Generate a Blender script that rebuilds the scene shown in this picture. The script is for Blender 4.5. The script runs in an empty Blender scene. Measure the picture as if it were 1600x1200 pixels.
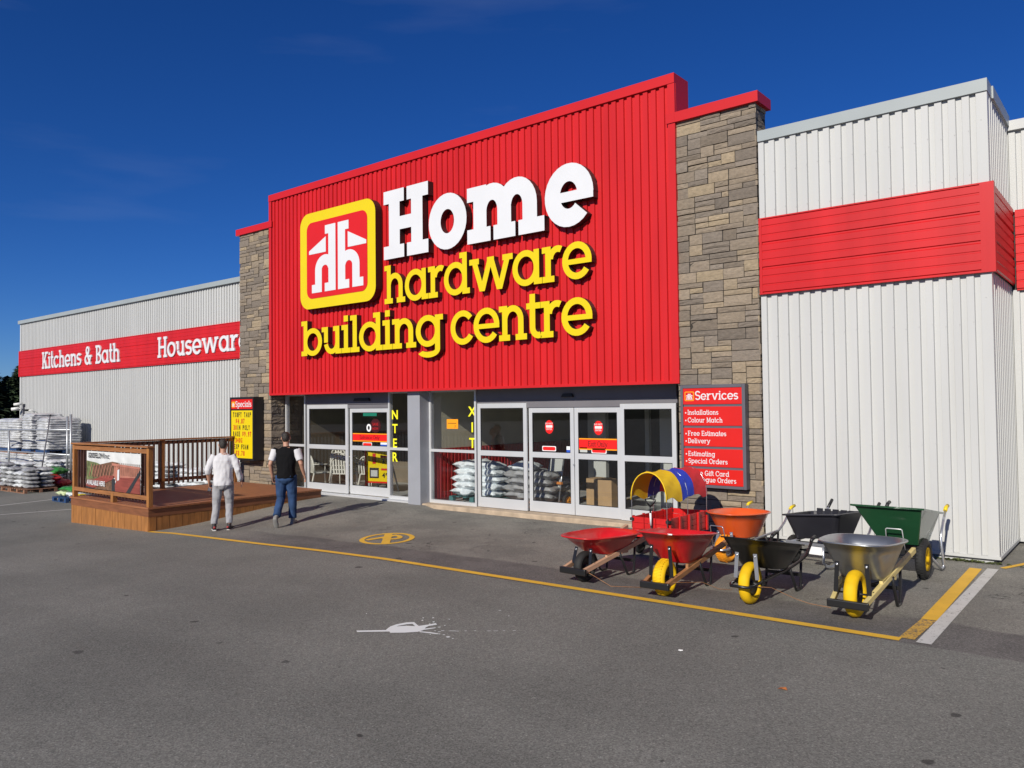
import bpy, bmesh, math, random
import numpy as np
from mathutils import Vector, Matrix, noise
from mathutils.geometry import delaunay_2d_cdt
R = math.radians
random.seed(7)
scene = bpy.context.scene

# ------------------------------------------------------------------ camera
cam_data = bpy.data.cameras.new('camera')
cam = bpy.data.objects.new('camera', cam_data)
scene.collection.objects.link(cam)
scene.camera = cam
cx_, cy_, cf_ = (Vector((0.774790, 0.632120, -0.011137)), Vector((0.026208, -0.014512, 0.999551)),
                 Vector((-0.631675, 0.774734, 0.027811)))
m4 = Matrix((cx_, cy_, -cf_)).transposed().to_4x4()
m4.translation = (0.0, -12.2, 2.17)
cam.matrix_world = m4
cam_data.sensor_width = 36.0
cam_data.lens = 27.816
cam_data.clip_start = 0.05
cam_data.clip_end = 3000

# ------------------------------------------------------------------ light
SUN_EL, SUN_DX = R(27.5), -0.17
to_sun = Vector((-SUN_DX, -1, 0)).normalized() * math.cos(SUN_EL) + Vector((0, 0, math.sin(SUN_EL)))
sun_data = bpy.data.lights.new('sun', 'SUN')
sun_data.energy = 5.0
sun_data.angle = R(0.5)
sun_data.color = (1.0, 0.94, 0.83)
sun = bpy.data.objects.new('sun', sun_data)
scene.collection.objects.link(sun)
sun.rotation_euler = to_sun.to_track_quat('Z', 'Y').to_euler()

world = bpy.data.worlds.new('World')
scene.world = world
world.use_nodes = True
wn, wl = world.node_tree.nodes, world.node_tree.links
wn.clear()
w_out = wn.new('ShaderNodeOutputWorld')
w_bg = wn.new('ShaderNodeBackground')
w_sky = wn.new('ShaderNodeTexSky')
w_sky.sky_type = 'NISHITA'
w_sky.sun_disc = False
w_sky.sun_elevation = SUN_EL
w_sky.sun_rotation = math.atan2(to_sun.x, to_sun.y)
w_sky.altitude = 0
w_sky.air_density = 0.75
w_sky.dust_density = 0.1
w_sky.ozone_density = 10.0
w_hsv = wn.new('ShaderNodeHueSaturation')
w_hsv.inputs['Saturation'].default_value = 1.11
w_hsv.inputs['Hue'].default_value = 0.511
w_hsv.inputs['Value'].default_value = 0.83
# a very faint wisp of cirrus
w_tc = wn.new('ShaderNodeTexCoord')
w_map = wn.new('ShaderNodeMapping')
w_map.inputs['Scale'].default_value = (2.2, 2.2, 14)
w_map.inputs['Rotation'].default_value = (0.12, -0.10, 0)
w_noi = wn.new('ShaderNodeTexNoise')
w_noi.inputs['Scale'].default_value = 1.3
w_noi.inputs['Detail'].default_value = 6
w_rmp = wn.new('ShaderNodeValToRGB')
w_rmp.color_ramp.elements[0].position = 0.60
w_rmp.color_ramp.elements[0].color = (0, 0, 0, 1)
w_rmp.color_ramp.elements[1].position = 0.92
w_rmp.color_ramp.elements[1].color = (0.06, 0.06, 0.06, 1)
w_mix = wn.new('ShaderNodeMix'); w_mix.data_type = 'RGBA'
w_mix.inputs['B'].default_value = (6, 6.5, 7.5, 1)
wl.new(w_tc.outputs['Generated'], w_map.inputs['Vector'])
wl.new(w_map.outputs['Vector'], w_noi.inputs['Vector'])
wl.new(w_noi.outputs['Fac'], w_rmp.inputs['Fac'])
wl.new(w_rmp.outputs['Color'], w_mix.inputs['Factor'])
wl.new(w_sky.outputs['Color'], w_hsv.inputs['Color'])
wl.new(w_hsv.outputs['Color'], w_mix.inputs['A'])
wl.new(w_mix.outputs['Result'], w_bg.inputs['Color'])
w_bg.inputs['Strength'].default_value = 0.10
wl.new(w_bg.outputs['Background'], w_out.inputs['Surface'])

scene.view_settings.view_transform = 'Standard'
scene.view_settings.look = 'None'
scene.view_settings.exposure = 0.0
scene.view_settings.gamma = 1.0
scene.view_settings.use_curve_mapping = False
scene.cycles.max_bounces = 8
scene.cycles.transparent_max_bounces = 12
scene.cycles.use_denoising = True

# ------------------------------------------------------------------ materials
def mat(name, col, rough=0.6, metal=0.0, var=0.0, vscale=3.0, vdetail=3, bump=0.0, bscale=40.0, spec=0.5, col2=None, coat=0.0, stretch=None):
    m = bpy.data.materials.new(name)
    m.use_nodes = True
    nt = m.node_tree; n = nt.nodes; l = nt.links
    b = n['Principled BSDF']
    b.inputs['Roughness'].default_value = rough
    b.inputs['Metallic'].default_value = metal
    b.inputs['Specular IOR Level'].default_value = spec
    b.inputs['Coat Weight'].default_value = coat
    b.inputs['Base Color'].default_value = (*col, 1)
    if var > 0 or col2:
        tc = n.new('ShaderNodeTexCoord')
        src = tc.outputs['Object']
        if stretch:
            mp = n.new('ShaderNodeMapping'); mp.inputs['Scale'].default_value = stretch
            l.new(src, mp.inputs['Vector']); src = mp.outputs['Vector']
        tx = n.new('ShaderNodeTexNoise'); tx.inputs['Scale'].default_value = vscale; tx.inputs['Detail'].default_value = vdetail
        l.new(src, tx.inputs['Vector'])
        rp = n.new('ShaderNodeValToRGB')
        rp.color_ramp.elements[0].position = 0.3; rp.color_ramp.elements[1].position = 0.7
        c2 = col2 if col2 else tuple(c * (1 - var) for c in col)
        c1 = col if col2 else tuple(min(1, c * (1 + var)) for c in col)
        rp.color_ramp.elements[0].color = (*c2, 1); rp.color_ramp.elements[1].color = (*c1, 1)
        l.new(tx.outputs['Fac'], rp.inputs['Fac']); l.new(rp.outputs['Color'], b.inputs['Base Color'])
    if bump > 0:
        tc = n.new('ShaderNodeTexCoord')
        tx = n.new('ShaderNodeTexNoise'); tx.inputs['Scale'].default_value = bscale; tx.inputs['Detail'].default_value = 4
        src = tc.outputs['Object']
        if stretch:
            mp = n.new('ShaderNodeMapping'); mp.inputs['Scale'].default_value = stretch
            l.new(src, mp.inputs['Vector']); src = mp.outputs['Vector']
        l.new(src, tx.inputs['Vector'])
        bp = n.new('ShaderNodeBump'); bp.inputs['Strength'].default_value = bump; bp.inputs['Distance'].default_value = 0.02
        l.new(tx.outputs['Fac'], bp.inputs['Height']); l.new(bp.outputs['Normal'], b.inputs['Normal'])
    return m

def glass_mat(name, tint=(0.955, 0.96, 0.96), base=0.06):
    m = bpy.data.materials.new(name); m.use_nodes = True
    nt = m.node_tree; n = nt.nodes; l = nt.links
    n.remove(n['Principled BSDF'])
    tr = n.new('ShaderNodeBsdfTransparent'); tr.inputs['Color'].default_value = (*tint, 1)
    gl = n.new('ShaderNodeBsdfGlossy'); gl.inputs['Roughness'].default_value = 0.01
    lw = n.new('ShaderNodeLayerWeight'); lw.inputs['Blend'].default_value = .5; pw = n.new('ShaderNodeMath'); pw.operation = 'POWER'; pw.inputs[1].default_value = 4.2
    l.new(lw.outputs['Facing'], pw.inputs[0])
    fr = n.new('ShaderNodeMath'); fr.operation = 'MULTIPLY_ADD'; fr.inputs[1].default_value = .92; fr.inputs[2].default_value = base
    l.new(pw.outputs[0], fr.inputs[0])
    mx = n.new('ShaderNodeMixShader')
    l.new(fr.outputs[0], mx.inputs['Fac']); l.new(tr.outputs['BSDF'], mx.inputs[1]); l.new(gl.outputs['BSDF'], mx.inputs[2])
    l.new(mx.outputs['Shader'], n['Material Output'].inputs['Surface'])
    return m

M = {}
M['white_metal'] = mat('white_painted_steel', (0.485, 0.49, 0.482), 0.42, var=0.045, vscale=0.9, vdetail=7, stretch=(2.5, 2.5, .35), bump=.03, spec=.3, bscale=2.2)
M['red_metal'] = mat('red_painted_steel', (0.515, 0.0145, 0.017), 0.40, var=0.11, vscale=0.9, vdetail=7, stretch=(2.5, 2.5, .4), bump=.03, spec=.3, bscale=2.2)
M['red_trim'] = mat('red_trim_steel', (0.515, 0.0155, 0.018), 0.38, var=0.05, vscale=1.0, spec=.3)
M['grey_trim'] = mat('grey_trim_steel', (0.31, 0.345, 0.35), 0.4, var=0.05, vscale=1.2)
M['roof'] = mat('roof_membrane', (0.25, 0.25, 0.25), 0.9)
M['alu'] = mat('satin_aluminium', (0.62, 0.63, 0.64), 0.38, 0.35, var=0.04, vscale=2)
M['alu_grey'] = mat('grey_aluminium', (0.30, 0.31, 0.34), 0.45, 0.1, var=0.05, vscale=2)
M['header'] = mat('grey_header', (0.145, 0.14, 0.155), 0.5, var=0.06, vscale=2)
M['soffit'] = mat('soffit', (0.30, 0.30, 0.31), 0.6)
M['black'] = mat('black_plastic', (0.012, 0.012, 0.014), 0.45, var=0.15, vscale=6)
M['glass'] = glass_mat('door_glass')
M['concrete'] = mat('tan_concrete', (0.40, 0.31, 0.22), 0.9, var=0.22, vscale=5, vdetail=8, bump=0.4, bscale=30)
M['sign_white'] = mat('sign_white', (0.65, 0.66, 0.68), 0.35, var=0.02, vscale=2)
M['sign_yellow'] = mat('sign_yellow', (0.69, 0.53, 0.002), 0.35, var=0.02, vscale=2)
M['sign_red'] = mat('sign_red', (0.60, 0.014, 0.010), 0.32, var=0.03, vscale=2)
M['sign_side'] = mat('sign_return', (0.030, 0.016, 0.016), 0.45)
M['frame_dark'] = mat('dark_grey_frame', (0.10, 0.095, 0.115), 0.45, var=0.06, vscale=4)
M['sign_text_red'] = mat('dark_red_letters', (0.045, 0.003, 0.003), 0.5)
M['ink'] = mat('black_letters', (0.012, 0.010, 0.010), 0.5)
M['letter_red'] = mat('red_letters', (0.50, 0.012, 0.012), 0.5)
M['vinyl_yellow'] = mat('yellow_vinyl', (0.85, 0.80, 0.02), 0.45)
M['vinyl_red'] = mat('red_vinyl', (0.80, 0.012, 0.010), 0.4)
M['vinyl_orange'] = mat('orange_vinyl', (0.85, 0.32, 0.01), 0.4)
M['vinyl_white'] = mat('white_vinyl', (0.78, 0.78, 0.78), 0.4)
M['vinyl_blue'] = mat('blue_vinyl', (0.02, 0.08, 0.45), 0.4)
M['vinyl_green'] = mat('green_vinyl', (0.01, 0.16, 0.10), 0.4)
M['cream'] = mat('cream_wall', (0.62, 0.58, 0.44), 0.7, var=0.06, vscale=2)
M['red_slat'] = mat('red_slatwall', (0.42, 0.014, 0.016), 0.55)
M['floor_tile'] = mat('floor_tile', (0.42, 0.43, 0.42), 0.35, var=0.2, vscale=1.2, vdetail=4)
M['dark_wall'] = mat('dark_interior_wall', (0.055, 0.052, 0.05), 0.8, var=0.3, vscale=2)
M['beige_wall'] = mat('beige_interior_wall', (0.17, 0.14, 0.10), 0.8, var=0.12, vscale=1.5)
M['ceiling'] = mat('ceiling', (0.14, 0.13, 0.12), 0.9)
M['post_white'] = mat('pale_post', (0.45, 0.47, 0.45), 0.6)
M['cardboard'] = mat('cardboard', (0.38, 0.25, 0.13), 0.85, var=0.08, vscale=5)
M['deck'] = mat('deck_boards', (0.275, 0.105, 0.042), 0.62, var=0.22, vscale=2.2, vdetail=6, stretch=(1.0, 9, 9), bump=.15, bscale=12)
M['deck_post'] = mat('stained_wood', (0.30, 0.125, 0.032), 0.6, var=0.25, vscale=3, vdetail=6, stretch=(6, 6, 1.0), bump=.15, bscale=10)
M['deck_rail'] = mat('stained_rail', (0.28, 0.115, 0.038), 0.6, var=0.25, vscale=3, vdetail=6, stretch=(1, 1, 8))
M['deck_dark'] = mat('deck_fascia', (0.19, 0.070, 0.028), 0.6, var=0.2, vscale=3, stretch=(1, 1, 8))
M['baluster'] = mat('dark_baluster', (0.07, 0.028, 0.018), 0.6, var=0.2, vscale=4)
M['rubber'] = mat('black_rubber', (0.014, 0.014, 0.014), 0.75, var=0.2, vscale=12, bump=.2, bscale=60)
M['yellow_tyre'] = mat('yellow_tyre', (0.70, 0.43, 0.006), 0.68, var=0.16, vscale=7, vdetail=6, spec=.25)
M['orange_tyre'] = mat('orange_tyre', (0.72, 0.27, 0.012), 0.55, var=0.12, vscale=9, bump=.3, bscale=40)
M['red_tray'] = mat('red_tray', (0.55, 0.013, 0.016), 0.30, var=0.14, vscale=5, vdetail=6, coat=.25)
M['orange_tray'] = mat('orange_tray', (0.68, 0.095, 0.018), 0.30, var=0.06, vscale=4, coat=.3)
M['black_tray'] = mat('black_poly', (0.009, 0.009, 0.008), 0.28, var=0.2, vscale=3)
M['charcoal_tray'] = mat('charcoal_poly', (0.020, 0.020, 0.026), 0.38, var=0.2, vscale=3)
M['zinc'] = mat('galvanised_tray', (0.36, 0.375, 0.39), 0.34, 0.85, var=0.10, vscale=6)
M['green_tray'] = mat('green_tray', (0.013, 0.062, 0.025), 0.27, var=0.1, vscale=3, coat=.4)
M['steel_tube'] = mat('steel_tube', (0.52, 0.54, 0.58), 0.3, 0.8)
M['black_steel'] = mat('black_steel', (0.012, 0.012, 0.013), 0.32)
M['handle_wood'] = mat('brown_handle_wood', (0.34, 0.16, 0.065), 0.55, var=0.2, vscale=5, stretch=(6, 1, 6))
M['pale_wood'] = mat('pale_handle_wood', (0.62, 0.50, 0.20), 0.55, var=0.12, vscale=5, stretch=(6, 1, 6))
M['peach_wood'] = mat('unfinished_handle_wood', (0.50, 0.30, 0.19), 0.6, var=0.12, vscale=5, stretch=(6, 1, 6))
M['yellow_grip'] = mat('yellow_grip', (0.78, 0.56, 0.01), 0.5)
M['wagon_red'] = mat('red_wagon_boards', (0.52, 0.012, 0.012), 0.4, var=0.15, vscale=8)
M['cloth_yellow'] = mat('yellow_cloth', (0.80, 0.52, 0.008), 0.7)
M['cloth_blue'] = mat('blue_cloth', (0.012, 0.045, 0.46), 0.7)
M['cloth_red'] = mat('red_cloth', (0.58, 0.022, 0.03), 0.7)
M['bag_white'] = mat('white_plastic_bag', (0.60, 0.62, 0.63), 0.35, var=0.16, vscale=7, bump=.5, bscale=14)
M['bag_grey'] = mat('grey_plastic_bag', (0.30, 0.305, 0.31), 0.38, var=0.3, vscale=6, bump=.5, bscale=14)
M['bag_ice'] = mat('pale_blue_bag', (0.74, 0.80, 0.83), 0.35, var=0.12, vscale=9, bump=.5, bscale=14)
M['bag_green'] = mat('green_plastic_bag', (0.03, 0.17, 0.035), 0.35, var=0.5, vscale=5)
M['bag_red'] = mat('red_plastic_bag', (0.36, 0.012, 0.016), 0.35, var=0.2, vscale=5)
M['bag_purple'] = mat('purple_plastic_bag', (0.045, 0.025, 0.28), 0.35, var=0.2, vscale=5)
M['bag_lime'] = mat('pale_green_bag', (0.55, 0.62, 0.35), 0.35, var=0.2, vscale=7)
M['wrap'] = mat('stretch_wrapped_bags', (0.46, 0.47, 0.48), 0.25, var=0.22, vscale=4, vdetail=6, bump=.6, bscale=9)
M['pallet_wood'] = mat('pallet_wood', (0.24, 0.12, 0.07), 0.85, var=0.25, vscale=5)
M['pallet_blue'] = mat('blue_pallet', (0.015, 0.05, 0.14), 0.7, var=0.2, vscale=5)
M['pallet_green'] = mat('teal_pallet', (0.05, 0.16, 0.16), 0.7, var=0.2, vscale=5)
M['galv'] = mat('galvanised_pipe', (0.40, 0.42, 0.44), 0.42, 0.6)
M['plastic_white'] = mat('white_chair_plastic', (0.62, 0.61, 0.54), 0.45)
M['bark'] = mat('bark', (0.05, 0.035, 0.025), 0.9)
M['needles'] = mat('conifer_needles', (0.034, 0.058, 0.020), 0.8, var=0.5, vscale=0.5)
M['needles_light'] = mat('conifer_needles_light', (0.060, 0.085, 0.026), 0.8, var=0.45, vscale=0.5)
M['weed'] = mat('weed_leaf', (0.09, 0.11, 0.03), 0.7, var=0.3, vscale=20)
M['skin'] = mat('skin', (0.42, 0.22, 0.145), 0.55, var=0.06, vscale=9)
M['hair'] = mat('dark_hair', (0.022, 0.017, 0.014), 0.55, var=0.3, vscale=60, bump=.5, bscale=120)
M['shirt_white'] = mat('white_cotton', (0.58, 0.575, 0.59), 0.85, var=0.04, vscale=6, bump=.25, bscale=7, spec=.12)
M['shirt_black'] = mat('black_cotton', (0.006, 0.006, 0.007), 0.85, bump=.2, bscale=8, spec=.12)
M['pants_grey'] = mat('grey_sweatpants', (0.31, 0.31, 0.325), 0.9, var=0.1, vscale=8, bump=.4, bscale=8, spec=.12)
M['jeans'] = mat('blue_denim', (0.030, 0.060, 0.135), 0.9, var=0.35, vscale=5, bump=.4, bscale=8, spec=.12)
M['shoe_dark'] = mat('dark_shoe', (0.030, 0.026, 0.028), 0.6)
M['shoe_grey'] = mat('grey_shoe', (0.22, 0.215, 0.205), 0.7)
M['shoe_red'] = mat('red_shoe', (0.36, 0.035, 0.035), 0.6)
M['sole_white'] = mat('pale_sole', (0.62, 0.60, 0.58), 0.6)
M['spill'] = mat('white_paint_spill', (0.76, 0.81, 0.80), 0.45)
M['leaf_orange'] = mat('dry_leaf', (0.45, 0.15, 0.04), 0.8)
M['hill'] = mat('wooded_hill', (0.03, 0.045, 0.018), 0.95, var=0.5, vscale=0.2, vdetail=6)
M['cam_white'] = mat('white_housing', (0.66, 0.66, 0.64), 0.45)
M['orange_bar'] = mat('orange_bar', (0.60, 0.22, 0.05), 0.5)

def asphalt(name, zones=True):
    m = bpy.data.materials.new(name); m.use_nodes = True
    nt = m.node_tree; n = nt.nodes; l = nt.links; b = n['Principled BSDF']
    b.inputs['Roughness'].default_value = 0.85
    b.inputs['Specular IOR Level'].default_value = 0.25
    geo = n.new('ShaderNodeNewGeometry'); pos = geo.outputs['Position']
    def noi(scale, detail=4, rough=.55, vec=None, dist=0):
        t = n.new('ShaderNodeTexNoise'); t.inputs['Scale'].default_value = scale; t.inputs['Detail'].default_value = detail
        t.inputs['Roughness'].default_value = rough; t.inputs['Distortion'].default_value = dist
        l.new(vec or pos, t.inputs['Vector']); return t.outputs['Fac']
    def mth(op, a, bb, c=None, clamp=False):
        t = n.new('ShaderNodeMath'); t.operation = op; t.use_clamp = clamp
        for i, v in enumerate((a, bb, c)):
            if v is None: continue
            if isinstance(v, (int, float)): t.inputs[i].default_value = v
            else: l.new(v, t.inputs[i])
        return t.outputs[0]
    def mr(v, a, bb, c=0.0, d=1.0):
        t = n.new('ShaderNodeMapRange'); t.interpolation_type = 'SMOOTHSTEP'
        l.new(v, t.inputs['Value'])
        for k, x in zip(('From Min', 'From Max', 'To Min', 'To Max'), (a, bb, c, d)): t.inputs[k].default_value = x
        return t.outputs['Result']
    def mixc(f, a, bb, bt='MIX'):
        t = n.new('ShaderNodeMix'); t.data_type = 'RGBA'; t.blend_type = bt
        if isinstance(f, (int, float)): t.inputs['Factor'].default_value = f
        else: l.new(f, t.inputs['Factor'])
        for k, x in (('A', a), ('B', bb)):
            if isinstance(x, tuple): t.inputs[k].default_value = (*x, 1)
            else: l.new(x, t.inputs[k])
        return t.outputs['Result']
    sep = n.new('ShaderNodeSeparateXYZ'); l.new(pos, sep.inputs['Vector'])
    x, y = sep.outputs['X'], sep.outputs['Y']
    wob = mth('MULTIPLY_ADD', noi(0.9, 5), 0.5, -0.25)
    yw = mth('ADD', y, wob)
    lot = mixc(mr(noi(0.35, 5, .6), .35, .68), (0.196, 0.193, 0.172), (0.152, 0.151, 0.135))
    apron = mixc(mr(noi(0.8, 6, .65), .35, .65), (0.232, 0.222, 0.193), (0.166, 0.160, 0.142))
    band = mixc(mr(noi(1.3, 6, .65), .35, .65), (0.150, 0.140, 0.130), (0.112, 0.105, 0.099))
    f_ap = mr(y, -4.50, -4.47)
    f_band = mth('SUBTRACT', mr(y, -4.50, -4.47), mr(yw, -3.62, -3.50))
    f_x = mr(mth('ADD', x, mth('MULTIPLY', wob, 3.0)), -15.5, -11.5)
    f_band = mth('MULTIPLY', f_band, f_x, None, True)
    f_xl = mr(mth('ADD', x, wob), -17.2, -16.6)
    f_ap = mth('MULTIPLY', f_ap, f_xl)
    col = mixc(f_ap, lot, apron)
    col = mixc(f_band, col, band)
    # aggregate speckle: pale and dark stones
    vor = n.new('ShaderNodeTexVoronoi'); vor.inputs['Scale'].default_value = 95; l.new(pos, vor.inputs['Vector'])
    sc = n.new('ShaderNodeSeparateColor'); l.new(vor.outputs['Color'], sc.inputs['Color'])
    sp = mth('MULTIPLY_ADD', sc.outputs['Red'], 0.62, 0.69)
    sp2 = mth('MULTIPLY_ADD', noi(120, 4, .75), 1.3, 0.35)
    sp = mth('MULTIPLY', sp, sp2)
    bright = mr(sc.outputs['Green'], .955, .985, 0, 0.55)
    sp = mth('ADD', sp, bright)
    spc = n.new('ShaderNodeCombineColor')
    for k in ('Red', 'Green', 'Blue'): l.new(sp, spc.inputs[k])
    col = mixc(1.0, col, spc.outputs['Color'], 'MULTIPLY')
    # oil drops and old stains
    v2 = n.new('ShaderNodeTexVoronoi'); v2.voronoi_dimensions = '2D'; v2.inputs['Scale'].default_value = 1.05; v2.inputs['Randomness'].default_value = 1
    wv = n.new('ShaderNodeVectorMath'); wv.operation = 'ADD'; l.new(pos, wv.inputs[0])
    nz = n.new('ShaderNodeTexNoise'); nz.inputs['Scale'].default_value = 9; l.new(pos, nz.inputs['Vector'])
    nsc = n.new('ShaderNodeVectorMath'); nsc.operation = 'SCALE'; nsc.inputs['Scale'].default_value = 0.09
    l.new(nz.outputs['Color'], nsc.inputs[0]); l.new(nsc.outputs[0], wv.inputs[1]); l.new(wv.outputs[0], v2.inputs['Vector'])
    vs = n.new('ShaderNodeSeparateColor'); l.new(v2.outputs['Color'], vs.inputs['Color'])
    rad = mth('MULTIPLY', mth('POWER', vs.outputs['Red'], 2.0), 0.058)
    drop = mr(mth('SUBTRACT', v2.outputs['Distance'], rad), -0.010, 0.006, 1, 0)
    drop = mth('MULTIPLY', drop, mr(vs.outputs['Green'], .35, .6))
    col = mixc(mth('MULTIPLY', drop, 0.75), col, (0.030, 0.028, 0.027))
    st = mr(noi(0.55, 6, .7, None, .8), .62, .78)
    col = mixc(mth('MULTIPLY', st, 0.30), col, (0.085, 0.072, 0.060))
    # worn driving lanes along the front of the store
    lx = n.new('ShaderNodeMapping'); lx.inputs['Scale'].default_value = (.07, .85, 1); lx.inputs['Rotation'].default_value = (0, 0, R(3)); l.new(pos, lx.inputs['Vector'])
    lane = noi(1.0, 4, .5, lx.outputs['Vector'])
    lane = mth('MULTIPLY_ADD', lane, 0.42, 0.79)
    lc = n.new('ShaderNodeCombineColor')
    for k in ('Red', 'Green', 'Blue'): l.new(lane, lc.inputs[k])
    col = mixc(1.0, col, lc.outputs['Color'], 'MULTIPLY')
    # fine cracks in the apron
    vc = n.new('ShaderNodeTexVoronoi'); vc.feature = 'DISTANCE_TO_EDGE'; vc.inputs['Scale'].default_value = 0.42
    w2 = n.new('ShaderNodeVectorMath'); w2.operation = 'ADD'; l.new(pos, w2.inputs[0])
    n2 = n.new('ShaderNodeTexNoise'); n2.inputs['Scale'].default_value = 1.6; n2.inputs['Detail'].default_value = 6; l.new(pos, n2.inputs['Vector'])
    s2 = n.new('ShaderNodeVectorMath'); s2.operation = 'SCALE'; s2.inputs['Scale'].default_value = 1.5
    l.new(n2.outputs['Color'], s2.inputs[0]); l.new(s2.outputs[0], w2.inputs[1]); l.new(w2.outputs[0], vc.inputs['Vector'])
    crack = mr(vc.outputs['Distance'], 0.002, 0.007, 1, 0)
    crack = mth('MULTIPLY', crack, mr(noi(0.5, 3), .45, .6))
    crack = mth('MULTIPLY', crack, mr(y, -4.62, -4.4, 0.0, 1.0))
    col = mixc(mth('MULTIPLY', crack, .8), col, (0.022, 0.020, 0.019))
    l.new(col, b.inputs['Base Color'])
    bp = n.new('ShaderNodeBump'); bp.inputs['Strength'].default_value = 0.5; bp.inputs['Distance'].default_value = 0.006
    l.new(sp, bp.inputs['Height']); l.new(bp.outputs['Normal'], b.inputs['Normal'])
    return m
M['asphalt'] = asphalt('asphalt')

def paint_mat(name, col, wear=0.35):
    m = bpy.data.materials.new(name); m.use_nodes = True
    nt = m.node_tree; n = nt.nodes; l = nt.links; b = n['Principled BSDF']
    b.inputs['Roughness'].default_value = 0.75
    geo = n.new('ShaderNodeNewGeometry')
    t = n.new('ShaderNodeTexNoise'); t.inputs['Scale'].default_value = 26; t.inputs['Detail'].default_value = 6; t.inputs['Roughness'].default_value = .75
    l.new(geo.outputs['Position'], t.inputs['Vector'])
    rp = n.new('ShaderNodeValToRGB')
    rp.color_ramp.elements[0].position = wear; rp.color_ramp.elements[0].color = (0.11, 0.095, 0.08, 1)
    rp.color_ramp.elements[1].position = wear + .07; rp.color_ramp.elements[1].color = (*col, 1)
    l.new(t.outputs['Fac'], rp.inputs['Fac'])
    t2 = n.new('ShaderNodeTexNoise'); t2.inputs['Scale'].default_value = 4; t2.inputs['Detail'].default_value = 4
    l.new(geo.outputs['Position'], t2.inputs['Vector'])
    mx = n.new('ShaderNodeMix'); mx.data_type = 'RGBA'; mx.blend_type = 'MULTIPLY'; mx.inputs['Factor'].default_value = .45
    cr = n.new('ShaderNodeValToRGB'); cr.color_ramp.elements[0].color = (.55, .52, .5, 1); cr.color_ramp.elements[1].position = .62
    l.new(t2.outputs['Fac'], cr.inputs['Fac'])
    l.new(rp.outputs['Color'], mx.inputs['A']); l.new(cr.outputs['Color'], mx.inputs['B'])
    l.new(mx.outputs['Result'], b.inputs['Base Color'])
    return m
M['line_yellow'] = paint_mat('yellow_line_paint', (0.76, 0.44, 0.035), .31)
M['line_yellow_worn'] = paint_mat('worn_yellow_paint', (0.58, 0.34, 0.055), .42)
M['mark_yellow'] = paint_mat('marking_yellow_paint', (0.74, 0.44, 0.04), .30)
M['line_white'] = paint_mat('white_line_paint', (0.56, 0.55, 0.52), .36)

def stone_mat():
    m = bpy.data.materials.new('cut_stone_veneer'); m.use_nodes = True
    nt = m.node_tree; n = nt.nodes; l = nt.links; b = n['Principled BSDF']
    b.inputs['Roughness'].default_value = 0.9
    at = n.new('ShaderNodeAttribute'); at.attribute_name = 'stone'
    tc = n.new('ShaderNodeTexCoord')
    t = n.new('ShaderNodeTexNoise'); t.inputs['Scale'].default_value = 14; t.inputs['Detail'].default_value = 8; t.inputs['Roughness'].default_value = .7
    mp = n.new('ShaderNodeMapping'); mp.inputs['Scale'].default_value = (1, 1, 2.2)
    l.new(tc.outputs['Object'], mp.inputs['Vector']); l.new(mp.outputs['Vector'], t.inputs['Vector'])
    mx = n.new('ShaderNodeMix'); mx.data_type = 'RGBA'; mx.blend_type = 'MULTIPLY'; mx.inputs['Factor'].default_value = 1
    cr = n.new('ShaderNodeValToRGB'); cr.color_ramp.elements[0].position = .25; cr.color_ramp.elements[0].color = (.6, .6, .6, 1)
    cr.color_ramp.elements[1].position = .7; cr.color_ramp.elements[1].color = (1.12, 1.1, 1.08, 1)
    l.new(t.outputs['Fac'], cr.inputs['Fac']); l.new(at.outputs['Color'], mx.inputs['A']); l.new(cr.outputs['Color'], mx.inputs['B'])
    l.new(mx.outputs['Result'], b.inputs['Base Color'])
    bp = n.new('ShaderNodeBump'); bp.inputs['Strength'].default_value = .7; bp.inputs['Distance'].default_value = .015
    l.new(t.outputs['Fac'], bp.inputs['Height']); l.new(bp.outputs['Normal'], b.inputs['Normal'])
    return m
M['stone'] = stone_mat()

# ------------------------------------------------------------------ object helpers
COL = scene.collection
def link(name, data, parent=None, loc=None, rz=0.0):
    o = bpy.data.objects.new(name, data); COL.objects.link(o)
    if parent is not None: o.parent = parent
    if loc is not None: o.location = loc
    if rz: o.rotation_euler = (0, 0, rz)
    return o
def tag(o, label, cat, group=None):
    o['label'] = label; o['category'] = cat
    if group: o['group'] = group
    return o
def thing(name, label, cat, loc=(0, 0, 0), rz=0.0, group=None):
    o = link(name, None, None, loc, rz); o.empty_display_size = 0.2
    return tag(o, label, cat, group)
def copy_tree(o, parent=None):
    c = o.copy(); COL.objects.link(c)
    if parent is not None: c.parent = parent
    for ch in list(o.children): copy_tree(ch, c)
    return c

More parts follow.
